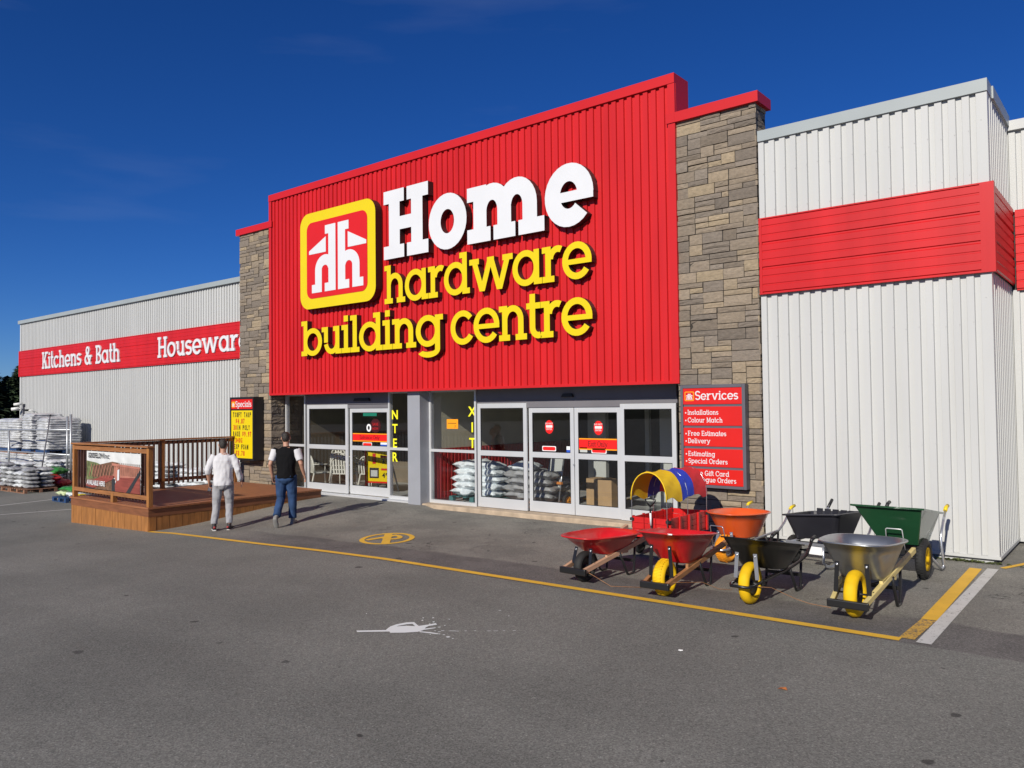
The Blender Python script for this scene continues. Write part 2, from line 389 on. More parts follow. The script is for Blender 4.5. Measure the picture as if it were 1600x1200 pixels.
class MB:
    def __init__(s): s.v = []; s.f = []; s.m = []; s.sm = []; s.cols = None
    def add(s, vs, fs, m=0, smooth=False):
        k = len(s.v); s.v += [tuple(p) for p in vs]
        for f in fs: s.f.append(tuple(i + k for i in f)); s.m.append(m); s.sm.append(smooth)
        return s
    def box(s, x0, x1, y0, y1, z0, z1, m=0):
        if x0 > x1: x0, x1 = x1, x0
        if y0 > y1: y0, y1 = y1, y0
        if z0 > z1: z0, z1 = z1, z0
        vs = [(x0, y0, z0), (x1, y0, z0), (x1, y1, z0), (x0, y1, z0), (x0, y0, z1), (x1, y0, z1), (x1, y1, z1), (x0, y1, z1)]
        return s.add(vs, [(3, 2, 1, 0), (4, 5, 6, 7), (0, 1, 5, 4), (1, 2, 6, 5), (2, 3, 7, 6), (3, 0, 4, 7)], m)
    def beam(s, a, b, w, h, m=0, up=(0, 0, 1)):
        a, b = Vector(a), Vector(b); d = (b - a).normalized(); u = Vector(up)
        sd = d.cross(u)
        if sd.length < 1e-4: sd = d.cross(Vector((1, 0, 0)))
        sd.normalize(); u = sd.cross(d).normalized()
        vs = []
        for p in (a, b):
            for i, j in ((-1, -1), (1, -1), (1, 1), (-1, 1)): vs.append(p + sd * (w / 2 * i) + u * (h / 2 * j))
        return s.add(vs, [(3, 2, 1, 0), (4, 5, 6, 7), (0, 1, 5, 4), (1, 2, 6, 5), (2, 3, 7, 6), (3, 0, 4, 7)], m)
    def loft(s, rings, m=0, smooth=True, cap0=True, cap1=True, closed=False):
        n = len(rings[0]); vs = [p for r in rings for p in r]; fs = []
        K = len(rings)
        for i in range(K if closed else K - 1):
            a, b = i * n, ((i + 1) % K) * n
            for j in range(n): fs.append((a + j, a + (j + 1) % n, b + (j + 1) % n, b + j))
        s.add(vs, fs, m, smooth)
        k = len(s.v) - len(vs)
        if not closed:
            if cap0: s.f.append(tuple(k + j for j in reversed(range(n)))); s.m.append(m); s.sm.append(False)
            if cap1: s.f.append(tuple(k + (K - 1) * n + j for j in range(n))); s.m.append(m); s.sm.append(False)
        return s
    def tube(s, pts, r, n=8, m=0, smooth=True, ref=None):
        pts = [Vector(p) for p in pts]; rings = []; prev = None
        for i, p in enumerate(pts):
            if i == 0: d = pts[1] - pts[0]
            elif i == len(pts) - 1: d = pts[-1] - pts[-2]
            else: d = (pts[i + 1] - p).normalized() + (p - pts[i - 1]).normalized()
            d.normalize()
            if prev is None:
                u = Vector(ref) if ref else (Vector((0, 0, 1)) if abs(d.z) < .9 else Vector((1, 0, 0)))
            else: u = prev
            u = (u - d * u.dot(d)).normalized(); prev = u
            w = d.cross(u); rr = r[i] if isinstance(r, (list, tuple)) else r
            ra, rb = rr if isinstance(rr, (list, tuple)) else (rr, rr)
            rings.append([p + u * (ra * math.cos(2 * math.pi * k / n)) + w * (rb * math.sin(2 * math.pi * k / n)) for k in range(n)])
        return s.loft(rings, m, smooth)
    def lathe(s, prof, c, axis='x', n=24, m=0, closed=True):
        """prof: list of (along, radius)"""
        rings = []
        for a, r in prof:
            ring = []
            for k in range(n):
                t = 2 * math.pi * k / n; u, v = r * math.cos(t), r * math.sin(t)
                p = {'x': (a, u, v), 'y': (u, a, v), 'z': (u, v, a)}[axis]
                ring.append((c[0] + p[0], c[1] + p[1], c[2] + p[2]))
            rings.append(ring)
        return s.loft(rings, m, True, closed=closed)
    def ext(s, poly, y0, y1, m=0, m_side=None, org=(0, 0), axes='xz'):
        """2D polygon (x,z) extruded along y (front y0)"""
        n = len(poly); 
        vs = [(org[0] + a, y0, org[1] + b) for a, b in poly] + [(org[0] + a, y1, org[1] + b) for a, b in poly]
        s.add(vs, [tuple(range(n)), tuple(reversed(range(n, 2 * n)))], m)
        k = len(s.v) - 2 * n
        for i in range(n):
            j = (i + 1) % n
            s.f.append((k + j, k + i, k + n + i, k + n + j)); s.m.append(m if m_side is None else m_side); s.sm.append(False)
        return s
    def build(s, name, mats, parent=None, loc=None, rz=0.0, bevel=0.0, seg=2):
        me = bpy.data.meshes.new(name)
        me.from_pydata(s.v, [], s.f)
        if not isinstance(mats, (list, tuple)): mats = [mats]
        for mm in mats: me.materials.append(mm)
        me.polygons.foreach_set('material_index', s.m)
        me.polygons.foreach_set('use_smooth', s.sm)
        me.validate(); me.update()
        bm = bmesh.new(); bm.from_mesh(me); bmesh.ops.recalc_face_normals(bm, faces=bm.faces[:]); bm.to_mesh(me); bm.free()
        o = link(name, me, parent, loc, rz)
        if bevel:
            b = o.modifiers.new('bevel', 'BEVEL'); b.width = bevel; b.segments = seg; b.limit_method = 'ANGLE'; b.angle_limit = R(40)
        return o

# ------------------------------------------------------------------ slab lettering (drawn glyph by glyph)
def rc(x0, y0, x1, y1): return [(x0, y0), (x1, y0), (x1, y1), (x0, y1)]
def dg(x0, y0, x1, y1, w): return [(x0, y0), (x0 + w, y0), (x1 + w, y1), (x1, y1)]
def band(cx, cy, rx, ry, a0, a1, wx, wy):
    n = max(4, int(abs(a1 - a0) / 11)); out = []; inn = []
    for i in range(n + 1):
        t = R(a0 + (a1 - a0) * i / n)
        out.append((cx + rx * math.cos(t), cy + ry * math.sin(t)))
        inn.append((cx + (rx - wx) * math.cos(t), cy + (ry - wy) * math.sin(t)))
    return out + inn[::-1]
def bands(cx, cy, rx, ry, a0, a1, wx, wy):
    """split long arcs so each polygon stays simple"""
    k = max(1, math.ceil(abs(a1 - a0) / 120.0)); r = []
    for i in range(k): r.append(band(cx, cy, rx, ry, a0 + (a1 - a0) * i / k - (1 if i else 0), a0 + (a1 - a0) * (i + 1) / k, wx, wy))
    return r
def ring(cx, cy, rx, ry, wx, wy): return bands(cx, cy, rx, ry, 0, 361, wx, wy)
def glyph(ch, w, s, xh, o):
    c2 = xh / 2; wy = w * .86; rx = xh * .53; W = xh * .56
    P = []; A = 0
    if ch == ' ': return [], .36
    if ch in 'hn':
        top = 1.0 if ch == 'h' else xh
        x2 = o + W + w * .30; ar = (x2 + w - o) / 2; cy = xh - ar * 1.02
        P += [rc(o, 0, o + w, top), rc(0, top - s, o + w * .5, top), rc(0, 0, o + w + o * .8, s), rc(x2, 0, x2 + w, cy), rc(x2 - o * .8, 0, x2 + w + o, s)]
        P += bands(o + ar, cy, ar, ar * 1.02, 0, 170, w, wy); A = x2 + w + o
    elif ch == 'm':
        W2 = W * .92; x2 = o + W2 + w * .3; ar = (x2 + w - o) / 2; cy = xh - ar; x3 = x2 + (x2 - o)
        P += [rc(o, 0, o + w, xh), rc(0, xh - s, o + w * .5, xh), rc(0, 0, o + w + o * .6, s), rc(x2, 0, x2 + w, cy), rc(x2 - o * .6, 0, x2 + w + o * .6, s), rc(x3, 0, x3 + w, cy), rc(x3 - o * .6, 0, x3 + w + o, s)]
        P += bands(o + ar, cy, ar, ar, 0, 170, w, wy) + bands(x2 + ar, cy, ar, ar, 0, 170, w, wy); A = x3 + w + o
    elif ch == 'u':
        x2 = o + W + w * .3; ar = (x2 + w - o) / 2; cy = ar * 1.02
        P += [rc(o, cy, o + w, xh), rc(0, xh - s, o + w * .5, xh), rc(x2, 0, x2 + w, xh), rc(x2 - o * .9, xh - s, x2 + w * .5, xh), rc(x2 + w * .5, 0, x2 + w + o, s)]
        P += bands(o + ar, cy, ar, ar * 1.02, 190, 360, w, wy); A = x2 + w + o
    elif ch == 'o': P += ring(rx, c2, rx, c2 + .012, w, wy); A = 2 * rx
    elif ch == 'e':
        bb = w > .2; P += bands(rx, c2, rx, c2 + .012, 0, 318 if bb else 324, w, wy); P += [rc(w * .5, c2 - s * (.42 if bb else .55), 2 * rx - .004, c2 + s * (.22 if bb else .28))]; A = 2 * rx
    elif ch == 'c': P += bands(rx, c2, rx, c2 + .012, 40, 325, w, wy); A = 2 * rx * .95
    elif ch in 'adqg':
        x = 2 * rx - w; P += ring(rx, c2, rx, c2 + .012, w, wy)
        if ch == 'd': P += [rc(x, 0, x + w, 1), rc(x - o, 1 - s, x + w * .5, 1), rc(x + w * .5, 0, x + w + o, s)]; A = x + w + o
        elif ch == 'a': P += [rc(x, 0, x + w, xh), rc(x + w * .5, 0, x + w + o, s)]; A = x + w + o
        elif ch == 'g':
            d = -.08; ar = rx * .95
            P += [rc(x, d, x + w, xh), rc(x + w * .5, xh - s, x + w + o, xh)]
            P += bands(x + w - ar, d, ar, .2, 208, 360, w, wy); A = x + w + o
    elif ch in 'bp':
        P += ring(o + rx, c2, rx, c2 + .012, w, wy)
        if ch == 'b': P += [rc(o, 0, o + w, 1), rc(0, 1 - s, o + w * .5, 1), rc(0, 0, o + w * .5, s)]
        else: P += [rc(o, -.27, o + w, xh), rc(0, xh - s, o + w * .5, xh), rc(0, -.27, o + w + o, -.27 + s)]
        A = o + 2 * rx
    elif ch == 'r':
        ar = .30; P += [rc(o, 0, o + w, xh), rc(0, xh - s, o + w * .5, xh), rc(0, 0, o + w + o, s)]
        P += bands(o + w * .4 + ar, xh - ar, ar, ar, 62, 176, w, wy); A = o + w + ar * 1.15
    elif ch in 'il':
        top = xh if ch == 'i' else 1
        P += [rc(o, 0, o + w, top), rc(0, top - s, o + w * .5, top), rc(0, 0, 2 * o + w, s)]
        if ch == 'i': P += [rc(o - .005, xh + .09, o + w + .005, min(1.02, xh + .09 + w))]
        A = 2 * o + w
    elif ch == 't':
        ar = .19 + w * .4
        P += [rc(o, ar, o + w, 1.0), rc(0, xh - s, o + w + o * 1.5, xh)]
        P += bands(o + ar, ar, ar, ar, 180, 292, w, wy); A = o + w + o * 1.7
    elif ch == 'f':
        ar = .19 + w * .4
        P += [rc(o, 0, o + w, 1 - ar), rc(0, xh - s, o + w + o * 1.3, xh), rc(0, 0, 2 * o + w, s)]
        P += bands(o + ar, 1 - ar, ar, ar, 70, 180, w, wy); A = o + w + o * 1.6
    elif ch in 'vwxy':
        h = xh * .42; b = w * 1.05
        if ch == 'w':
            h = xh * .37
            for k in (0, 1): P += [dg(o * .6 + h + 2 * k * h - h + 0, xh, o * .6 + h + 2 * k * h, 0, b)[::-1], dg(o * .6 + h + 2 * k * h, 0, o * .6 + 2 * h + 2 * k * h, xh, b)]
            A = o * 1.2 + 4 * h + b
            P += [rc(0, xh - s, o * .6 + b + o, xh), rc(A - o * 1.6 - b, xh - s, A, xh), rc(o * .6 + 2 * h - o * .3, xh - s, o * .6 + 2 * h + b + o * .3, xh)]
        elif ch == 'x':
            P += [dg(o * .5, 0, o * .5 + 1.7 * h, xh, b), dg(o * .5 + 1.7 * h, 0, o * .5, xh, b)]; A = o + 1.7 * h + b
            for y in (0, xh - s): P += [rc(0, y, o + b, y + s), rc(A - o - b, y, A, y + s)]
        else:
            P += [dg(o * .6 + h, 0, o * .6, xh, b), dg(o * .6 + h, 0, o * .6 + 2 * h, xh, b)]; A = o * 1.2 + 2 * h + b
            P += [rc(0, xh - s, o * 1.4 + b, xh), rc(A - o * 1.4 - b, xh - s, A, xh)]
            if ch == 'y': P += [dg(o * .6 + h * .36, -.27, o * .6 + h, 0.01, b), rc(o * .2, -.27, o * .6 + h * .36 + b, -.27 + s)]
    elif ch == 's':
        r_ = xh * .40; hh = (xh + wy) / 4
        P += bands(r_, xh - hh, r_, hh, 25, 270, w * .95, wy) + bands(r_, hh, r_, hh, -155, 90, w * .95, wy); A = 2 * r_
    elif ch == 'S':
        r_ = .34; hh = (1 + wy) / 4
        P += bands(r_, 1 - hh, r_, hh, 20, 270, w, wy) + bands(r_, hh, r_, hh, -160, 90, w, wy); A = 2 * r_
    elif ch == 'H':
        x2 = o + .52; A = x2 + w + o
        P += [rc(o, 0, o + w, 1), rc(x2, 0, x2 + w, 1), rc(o, .5 - s * .5, x2 + w, .5 + s * .5)]
        for y in (0, 1 - s): P += [rc(0, y, 2 * o * .9 + w, y + s), rc(x2 - o * .8, y, A, y + s)]
    elif ch == 'I': P += [rc(o, 0, o + w, 1), rc(0, 0, 2 * o + w, s), rc(0, 1 - s, 2 * o + w, 1)]; A = 2 * o + w
    elif ch == 'K':
        A = o + w + .62
        P += [rc(o, 0, o + w, 1), dg(o + w * .8, .36, o + w + .30, 1, w * 1.2), dg(o + w + .32, 0, o + w + .04, .55, w * 1.2)]
        for y in (0, 1 - s): P += [rc(0, y, 2 * o * .9 + w, y + s), rc(o + w + .2, y, A, y + s)]
    elif ch in 'BDO':
        if ch == 'O': P += ring(.46, .5, .46, .512, w, wy); A = .92
        elif ch == 'D':
            P += [rc(o, 0, o + w, 1), rc(0, 0, .42, wy), rc(0, 1 - wy, .42, 1)] + bands(.40, .5, .42, .5, -91, 91, w, wy); A = .82
        else:
            P += [rc(o, 0, o + w, 1), rc(0, 0, .40, wy), rc(0, 1 - wy, .36, 1), rc(o, .5 - wy * .4, .38, .5 + wy * .5)]
            P += bands(.36, .745, .27, .255, -91, 91, w, wy) + bands(.38, .27, .31, .272, -91, 91, w, wy); A = .70
    elif ch == 'C': P += bands(.46, .5, .46, .512, 40, 322, w, wy) + [rc(.46 + .46 * .62, .64, .46 + .46 * .62 + s * .9, 1)]; A = .88
    elif ch == 'G': P += bands(.46, .5, .46, .512, 40, 345, w, wy) + [rc(.92 - w, .1, .92, .5), rc(.48, .5 - s, .96, .5)]; A = .97
    elif ch in 'EF':
        A = .68 + w * .4; P += [rc(o, 0, o + w, 1), rc(0, 1 - s, A - .05, 1), rc(A - .05 - s * .8, .74, A - .05, 1), rc(o, .5 - s * .5, A * .72, .5 + s * .5), rc(A * .72 - s * .7, .37, A * .72, .63)]
        if ch == 'E': P += [rc(0, 0, A, s), rc(A - s * .8, 0, A, .27)]
        else: P += [rc(0, 0, 2 * o + w + .05, s)]
    elif ch == 'M':
        x2 = o + .72; A = x2 + w + o
        P += [rc(o, 0, o + w, 1), rc(x2, 0, x2 + w, 1), dg(o + .36, .12, o, 1, w), dg(o + .36, .12, x2, 1, w)]
        P += [rc(0, 0, 2 * o * .9 + w, s), rc(x2 - o * .8, 0, A, s), rc(0, 1 - s, o + w, 1), rc(x2, 1 - s, A, 1)]
    elif ch == '&':
        P += ring(.36, .76, .22, .25, w * .9, wy * .9) + bands(.34, .28, .34, .292, 75, 345, w, wy) + [dg(.60, 0, .16, .72, w * 1.25), rc(.5, .40, .88, .40 + s)] + [dg(.60, .2, .70, .44, w * .8)]; A = .9
    elif ch == '•': P += [[(.2 + .15 * math.cos(t * math.pi / 6), .38 + .15 * math.sin(t * math.pi / 6)) for t in range(12)]]; A = .55
    elif ch == "'": P += [rc(.05, .72, .05 + w, 1)]; A = .2
    else: raise ValueError(ch)
    return P, A
def cdt_union(vs, fs):
    V, E, F, _ov, _oe, OF = delaunay_2d_cdt(vs, [], fs, 1, 1e-5)
    return V, [f for f, o in zip(F, OF) if len(o)]
GC = {}
def glyph_mesh(ch, w, s, xh, o):
    k = (ch, w, s, xh, o)
    if k in GC: return GC[k]
    P, A = glyph(*k)
    if not P: GC[k] = ([], [], [], A); return GC[k]
    vs = []; fs = []
    for poly in P:
        area = sum(poly[i][0] * poly[(i + 1) % len(poly)][1] - poly[(i + 1) % len(poly)][0] * poly[i][1] for i in range(len(poly)))
        if area < 0: poly = poly[::-1]
        a = len(vs); vs += [Vector(p) for p in poly]; fs.append(list(range(a, a + len(poly))))
    V, F = cdt_union(vs, fs)
    cnt = {}
    for f in F:
        for i in range(len(f)):
            e = (f[i], f[(i + 1) % len(f)]); cnt[e] = 1
    bd = [e for e in cnt if (e[1], e[0]) not in cnt]
    GC[k] = ([(p.x, p.y) for p in V], [tuple(f) for f in F], bd, A)
    return GC[k]
def slab_layout(text, w=.16, s=.13, xh=.74, o=.09, gap=.035):
    x = 0; out = []
    for ch in text:
        g = glyph_mesh(ch, w, s, xh, o); out.append((x, g)); x += g[3] + gap
    return out, x - gap
def add_flat(mb, V, F, B, fx, fz, y0, y1, m=0, ms=None):
    """2D mesh -> front at y0 (facing -y), sides back to y1"""
    n = len(V)
    vs = [(fx(p), y0, fz(p)) for p in V]
    mb.add(vs, F, m)
    if B and y1 != y0:
        vs2 = vs + [(fx(p), y1, fz(p)) for p in V]
        mb.add(vs2, [(b, a, a + n, b + n) for a, b in B], m if ms is None else ms)
def slab_text(mb, text, x0, z0, h, y0, y1, width=None, m=0, ms=None, xs=None, align='l', **kw):
    lay, W = slab_layout(text, **kw)
    sx = (width / W) if width else h * (xs or 1.0)
    if align == 'c': x0 = x0 - W * sx / 2
    for gx, (V, F, B, A) in lay:
        if V: add_flat(mb, V, F, B, lambda p: x0 + (gx + p[0]) * sx, lambda p: z0 + p[1] * h, y0, y1, m, ms)
    return W * sx
def sans_text(mb, text, x0, z0, h, y0, y1, m=0, align='l', width=None, bold=0.0, ms=None):
    """built-in sans font, capital height h"""
    cu = bpy.data.curves.new('tmp', 'FONT'); cu.body = text; cu.size = 1.0; cu.resolution_u = 3; cu.offset = bold
    ob = bpy.data.objects.new('tmp', cu)
    me = bpy.data.meshes.new_from_object(ob)
    V = [(v.co.x, v.co.y) for v in me.vertices]; F = [tuple(p.vertices) for p in me.polygons]
    bpy.data.objects.remove(ob); bpy.data.curves.remove(cu); bpy.data.meshes.remove(me)
    if not V: return 0
    x_lo = min(p[0] for p in V); x_hi = max(p[0] for p in V)
    sc = h / 0.72; sx = sc if not width else width / (x_hi - x_lo)
    W = (x_hi - x_lo) * sx
    xo = x0 - x_lo * sx - (W / 2 if align == 'c' else 0)
    cnt = set()
    for f in F:
        for i in range(len(f)): cnt.add((f[i], f[(i + 1) % len(f)]))
    B = [e for e in cnt if (e[1], e[0]) not in cnt]
    add_flat(mb, V, F, B, lambda p: xo + p[0] * sx, lambda p: z0 + p[1] * sc, y0, y1, m, ms)
    return W
def rrect(x0, z0, x1, z1, r, n=6):
    out = []
    for cx, cz, a in ((x1 - r, z0 + r, -90), (x1 - r, z1 - r, 0), (x0 + r, z1 - r, 90), (x0 + r, z0 + r, 180)):
        for i in range(n + 1):
            t = R(a + 90 * i / n); out.append((cx + r * math.cos(t), cz + r * math.sin(t)))
    return out

# ================================================================== ground
GPX = [-400, -120, -60, -40, -24, -19.6, -15.8, -14.9, -12, -10.3, -8.8, -5.4, -1.7, 60, 400]
GPZ = [-2.0, -1.2, -.75, -.6, -.47, -.41, -.29, -.235, -.142, -.08, -.04, -.01, .02, .02, .02]
def sst(t):
    t = min(1, max(0, t)); return t * t * (3 - 2 * t)
def ground_z(X, Y):
    a = float(np.interp(X, GPX, GPZ))
    q = 0.0 if X < -12.3 else -.06 + .07 * sst((X + 9) / 4)
    return a + (q - a) * sst((Y + 4.5) / 4.5) * sst((X + 17.5) / 1.5)
def axis(lo, hi, a, b, fine):
    out = list(np.arange(a, b + 1e-6, fine))
    st = fine; v = a
    while v > lo: st *= 1.5; v -= st; out.insert(0, max(v, lo))
    st = fine; v = b
    while v < hi: st *= 1.5; v += st; out.append(min(v, hi))
    return out
gx = axis(-400, 400, -24, 4, .3); gy = axis(-350, 400, -12, 1.2, .3)
gm = MB()
gv = [(x, y, ground_z(x, y)) for y in gy for x in gx]; nx = len(gx)
gf = [(j * nx + i, j * nx + i + 1, (j + 1) * nx + i + 1, (j + 1) * nx + i) for j in range(len(gy) - 1) for i in range(nx - 1)]
gm.add(gv, gf, 0, True)
ground = gm.build('parking_lot', M['asphalt']); ground['kind'] = 'structure'

def ground_strip(name, a, b, w, material, lift=.006, step=.3, struct=True):
    """painted strip that follows the ground from a to b (x,y), width w"""
    a, b = Vector((*a, 0)), Vector((*b, 0)); d = (b - a); L = d.length; d.normalize(); s = Vector((-d.y, d.x, 0)) * (w / 2)
    n = max(1, int(L / step)); mb = MB(); vs = []; fs = []
    for i in range(n + 1):
        p = a + d * (L * i / n)
        for q in (p + s, p - s): vs.append((q.x, q.y, ground_z(q.x, q.y) + lift))
    for i in range(n): fs.append((2 * i, 2 * i + 1, 2 * i + 3, 2 * i + 2))
    mb.add(vs, fs); o = mb.build(name, material)
    if struct: o['kind'] = 'structure'
    return o
ground_strip('yellow_line', (-15.85, -4.40), (-1.86, -4.40), .115, M['line_yellow'])
ground_strip('yellow_line', (-1.82, -4.345), (-1.80, -3.55), .13, M['line_yellow_worn'])
ground_strip('yellow_line', (-1.80, -3.54), (-1.87, -.50), .14, M['line_yellow'])
ground_strip('white_line', (-1.665, -4.42), (-1.69, -.42), .125, M['line_white'])
ground_strip('yellow_line', (-1.60, -.30), (-1.20, .75), .075, M['line_yellow'])
ground_strip('white_line', (-25.3, -4.3), (-25.9, -1.9), .10, M['line_white'])
ground_strip('white_line', (-22.9, -4.8), (-22.2, -2.4), .10, M['line_white'])

def ground_poly(mb, poly, lift=.006):
    """flat convex-ish 2D polygon laid on the ground (fine because the ground is nearly flat there)"""
    mb.add([(x, y, ground_z(x, y) + lift) for x, y in poly], [tuple(range(len(poly)))])
def ground_glyph(mb, polys, cx, cy, ang, sx, sy, lift=.006):
    vs = []; fs = []
    for poly in polys:
        area = sum(poly[i][0] * poly[(i + 1) % len(poly)][1] - poly[(i + 1) % len(poly)][0] * poly[i][1] for i in range(len(poly)))
        if area < 0: poly = poly[::-1]
        a = len(vs); vs += [Vector(p) for p in poly]; fs.append(list(range(a, a + len(poly))))
    V, F = cdt_union(vs, fs)
    c, s_ = math.cos(ang), math.sin(ang); out = []
    for p in V:
        x, y = p.x * sx, p.y * sy; X, Y = cx + x * c - y * s_, cy + x * s_ + y * c
        out.append((X, Y, ground_z(X, Y) + lift))
    mb.add(out, [tuple(f) for f in F])
# no-parking emblem: a ring, a P and a broad bar across it
mb = MB()
def rot2(poly, a): return [(x * math.cos(a) - y * math.sin(a), x * math.sin(a) + y * math.cos(a)) for x, y in poly]
pr = ring(0, 0, 1, 1, .19, .17) + [rc(-.15, -.95, .15, .95)]
pr += [rot2(q, R(-58)) for q in [rc(-.42, -.66, -.18, .60)] + bands(-.12, .24, .50, .38, -95, 95, .22, .18) + [rc(-.3, .44, -.08, .62), rc(-.3, -.14, -.08, .04)]]
ground_glyph(mb, pr, -10.27, -3.03, R(45), .47, .62)
tag(mb.build('no_parking_symbol', M['mark_yellow']), 'round yellow no parking symbol painted on the asphalt before the exit doors', 'painted symbol')

# white paint spill: one poured streak, a puddle and its splashes (plan outlines in metres)
SPILL = [[(-6.14,-7.123),(-6.095,-7.152),(-5.841,-6.951),(-5.883,-6.912)],[(-5.871,-6.944),(-5.931,-6.848),(-5.918,-6.775),(-5.865,-6.716),(-5.797,-6.682),(-5.754,-6.658),(-5.734,-6.623),(-5.681,-6.564),(-5.663,-6.644),(-5.61,-6.731),(-5.615,-6.803),(-5.697,-6.895),(-5.807,-6.981)],[(-5.928,-6.93),(-5.979,-6.826),(-5.988,-6.732),(-5.958,-6.629),(-5.902,-6.575),(-5.754,-6.652),(-5.738,-6.697),(-5.867,-6.631),(-5.904,-6.679),(-5.931,-6.763),(-5.902,-6.87),(-5.868,-6.943)],[(-5.767,-6.661),(-5.715,-6.552),(-5.695,-6.472),(-5.642,-6.508),(-5.682,-6.607),(-5.724,-6.687)],[(-5.681,-6.74),(-5.628,-6.661),(-5.582,-6.586),(-5.567,-6.61),(-5.599,-6.689),(-5.63,-6.746)],[(-5.619,-6.778),(-5.505,-6.738),(-5.411,-6.725),(-5.397,-6.748),(-5.494,-6.771),(-5.588,-6.797)],[(-5.94,-6.398),(-5.932,-6.41),(-5.936,-6.417),(-5.947,-6.41),(-5.959,-6.403),(-5.957,-6.396),(-5.95,-6.393)],[(-5.851,-6.334),(-5.849,-6.346),(-5.85,-6.356),(-5.868,-6.353),(-5.876,-6.346),(-5.872,-6.335),(-5.866,-6.329)],[(-5.874,-6.473),(-5.865,-6.483),(-5.871,-6.492),(-5.885,-6.489),(-5.894,-6.478),(-5.897,-6.467),(-5.882,-6.466)],[(-5.733,-6.448),(-5.729,-6.46),(-5.731,-6.472),(-5.745,-6.467),(-5.759,-6.456),(-5.761,-6.443),(-5.748,-6.439)],[(-5.717,-6.524),(-5.714,-6.532),(-5.716,-6.543),(-5.725,-6.539),(-5.736,-6.53),(-5.734,-6.524),(-5.731,-6.518)],[(-5.549,-6.485),(-5.542,-6.493),(-5.549,-6.496),(-5.556,-6.496),(-5.563,-6.487),(-5.565,-6.48),(-5.559,-6.478)],[(-5.552,-6.55),(-5.546,-6.559),(-5.557,-6.57),(-5.574,-6.571),(-5.578,-6.564),(-5.572,-6.554),(-5.561,-6.543)],[(-5.678,-6.281),(-5.674,-6.287),(-5.682,-6.293),(-5.691,-6.296),(-5.696,-6.29),(-5.695,-6.28),(-5.686,-6.279)],[(-5.427,-6.621),(-5.429,-6.632),(-5.443,-6.643),(-5.454,-6.645),(-5.46,-6.64),(-5.454,-6.631),(-5.438,-6.62)],[(-5.327,-6.557),(-5.342,-6.575),(-5.367,-6.594),(-5.389,-6.604),(-5.393,-6.599),(-5.379,-6.584),(-5.35,-6.566)],[(-5.304,-6.547),(-5.302,-6.552),(-5.324,-6.568),(-5.346,-6.58),(-5.348,-6.576),(-5.332,-6.56),(-5.313,-6.548)],[(-5.243,-6.497),(-5.247,-6.505),(-5.256,-6.513),(-5.264,-6.514),(-5.268,-6.511),(-5.264,-6.504),(-5.252,-6.497)],[(-5.175,-6.441),(-5.174,-6.446),(-5.183,-6.454),(-5.195,-6.458),(-5.199,-6.454),(-5.191,-6.446),(-5.182,-6.44)],[(-5.053,-6.36),(-5.059,-6.37),(-5.075,-6.381),(-5.089,-6.389),(-5.091,-6.385),(-5.081,-6.373),(-5.065,-6.363)],[(-4.999,-6.321),(-4.999,-6.327),(-5.018,-6.342),(-5.039,-6.352),(-5.039,-6.348),(-5.023,-6.334),(-5.005,-6.322)],[(-4.947,-6.278),(-4.947,-6.283),(-4.957,-6.291),(-4.965,-6.294),(-4.966,-6.289),(-4.963,-6.283),(-4.954,-6.277)],[(-4.865,-6.212),(-4.867,-6.218),(-4.879,-6.228),(-4.89,-6.234),(-4.895,-6.231),(-4.886,-6.22),(-4.872,-6.213)],[(-5.383,-6.725),(-5.379,-6.734),(-5.389,-6.74),(-5.401,-6.742),(-5.403,-6.733),(-5.401,-6.728),(-5.394,-6.72)],[(-5.326,-6.717),(-5.326,-6.725),(-5.333,-6.733),(-5.345,-6.737),(-5.349,-6.729),(-5.346,-6.719),(-5.335,-6.715)],[(-5.234,-6.742),(-5.234,-6.761),(-5.242,-6.773),(-5.261,-6.771),(-5.276,-6.76),(-5.27,-6.743),(-5.258,-6.736)],[(-5.171,-6.761),(-5.171,-6.769),(-5.176,-6.775),(-5.185,-6.776),(-5.191,-6.77),(-5.187,-6.763),(-5.179,-6.758)],[(-5.43,-6.671),(-5.43,-6.681),(-5.44,-6.689),(-5.453,-6.694),(-5.455,-6.684),(-5.455,-6.674),(-5.439,-6.667)],[(-5.496,-6.671),(-5.493,-6.676),(-5.499,-6.683),(-5.507,-6.684),(-5.512,-6.678),(-5.51,-6.672),(-5.503,-6.667)],[(-5.476,-5.705),(-5.474,-5.709),(-5.487,-5.721),(-5.505,-5.727),(-5.505,-5.721),(-5.496,-5.712),(-5.484,-5.704)],[(-6.562,-6.632),(-6.553,-6.643),(-6.554,-6.647),(-6.563,-6.642),(-6.578,-6.633),(-6.577,-6.628),(-6.572,-6.626)],[(-5.265,-5.827),(-5.262,-5.834),(-5.262,-5.843),(-5.271,-5.838),(-5.277,-5.831),(-5.277,-5.825),(-5.273,-5.822)],[(-5.445,-6.789),(-5.44,-6.796),(-5.447,-6.8),(-5.454,-6.8),(-5.461,-6.795),(-5.459,-6.788),(-5.454,-6.784)]]
mb = MB(); ground_glyph(mb, SPILL, 0, 0, 0, 1, 1, .005)
tag(mb.build('paint_spill', M['spill']), 'splash of dried white paint on the parking lot asphalt', 'paint spill')
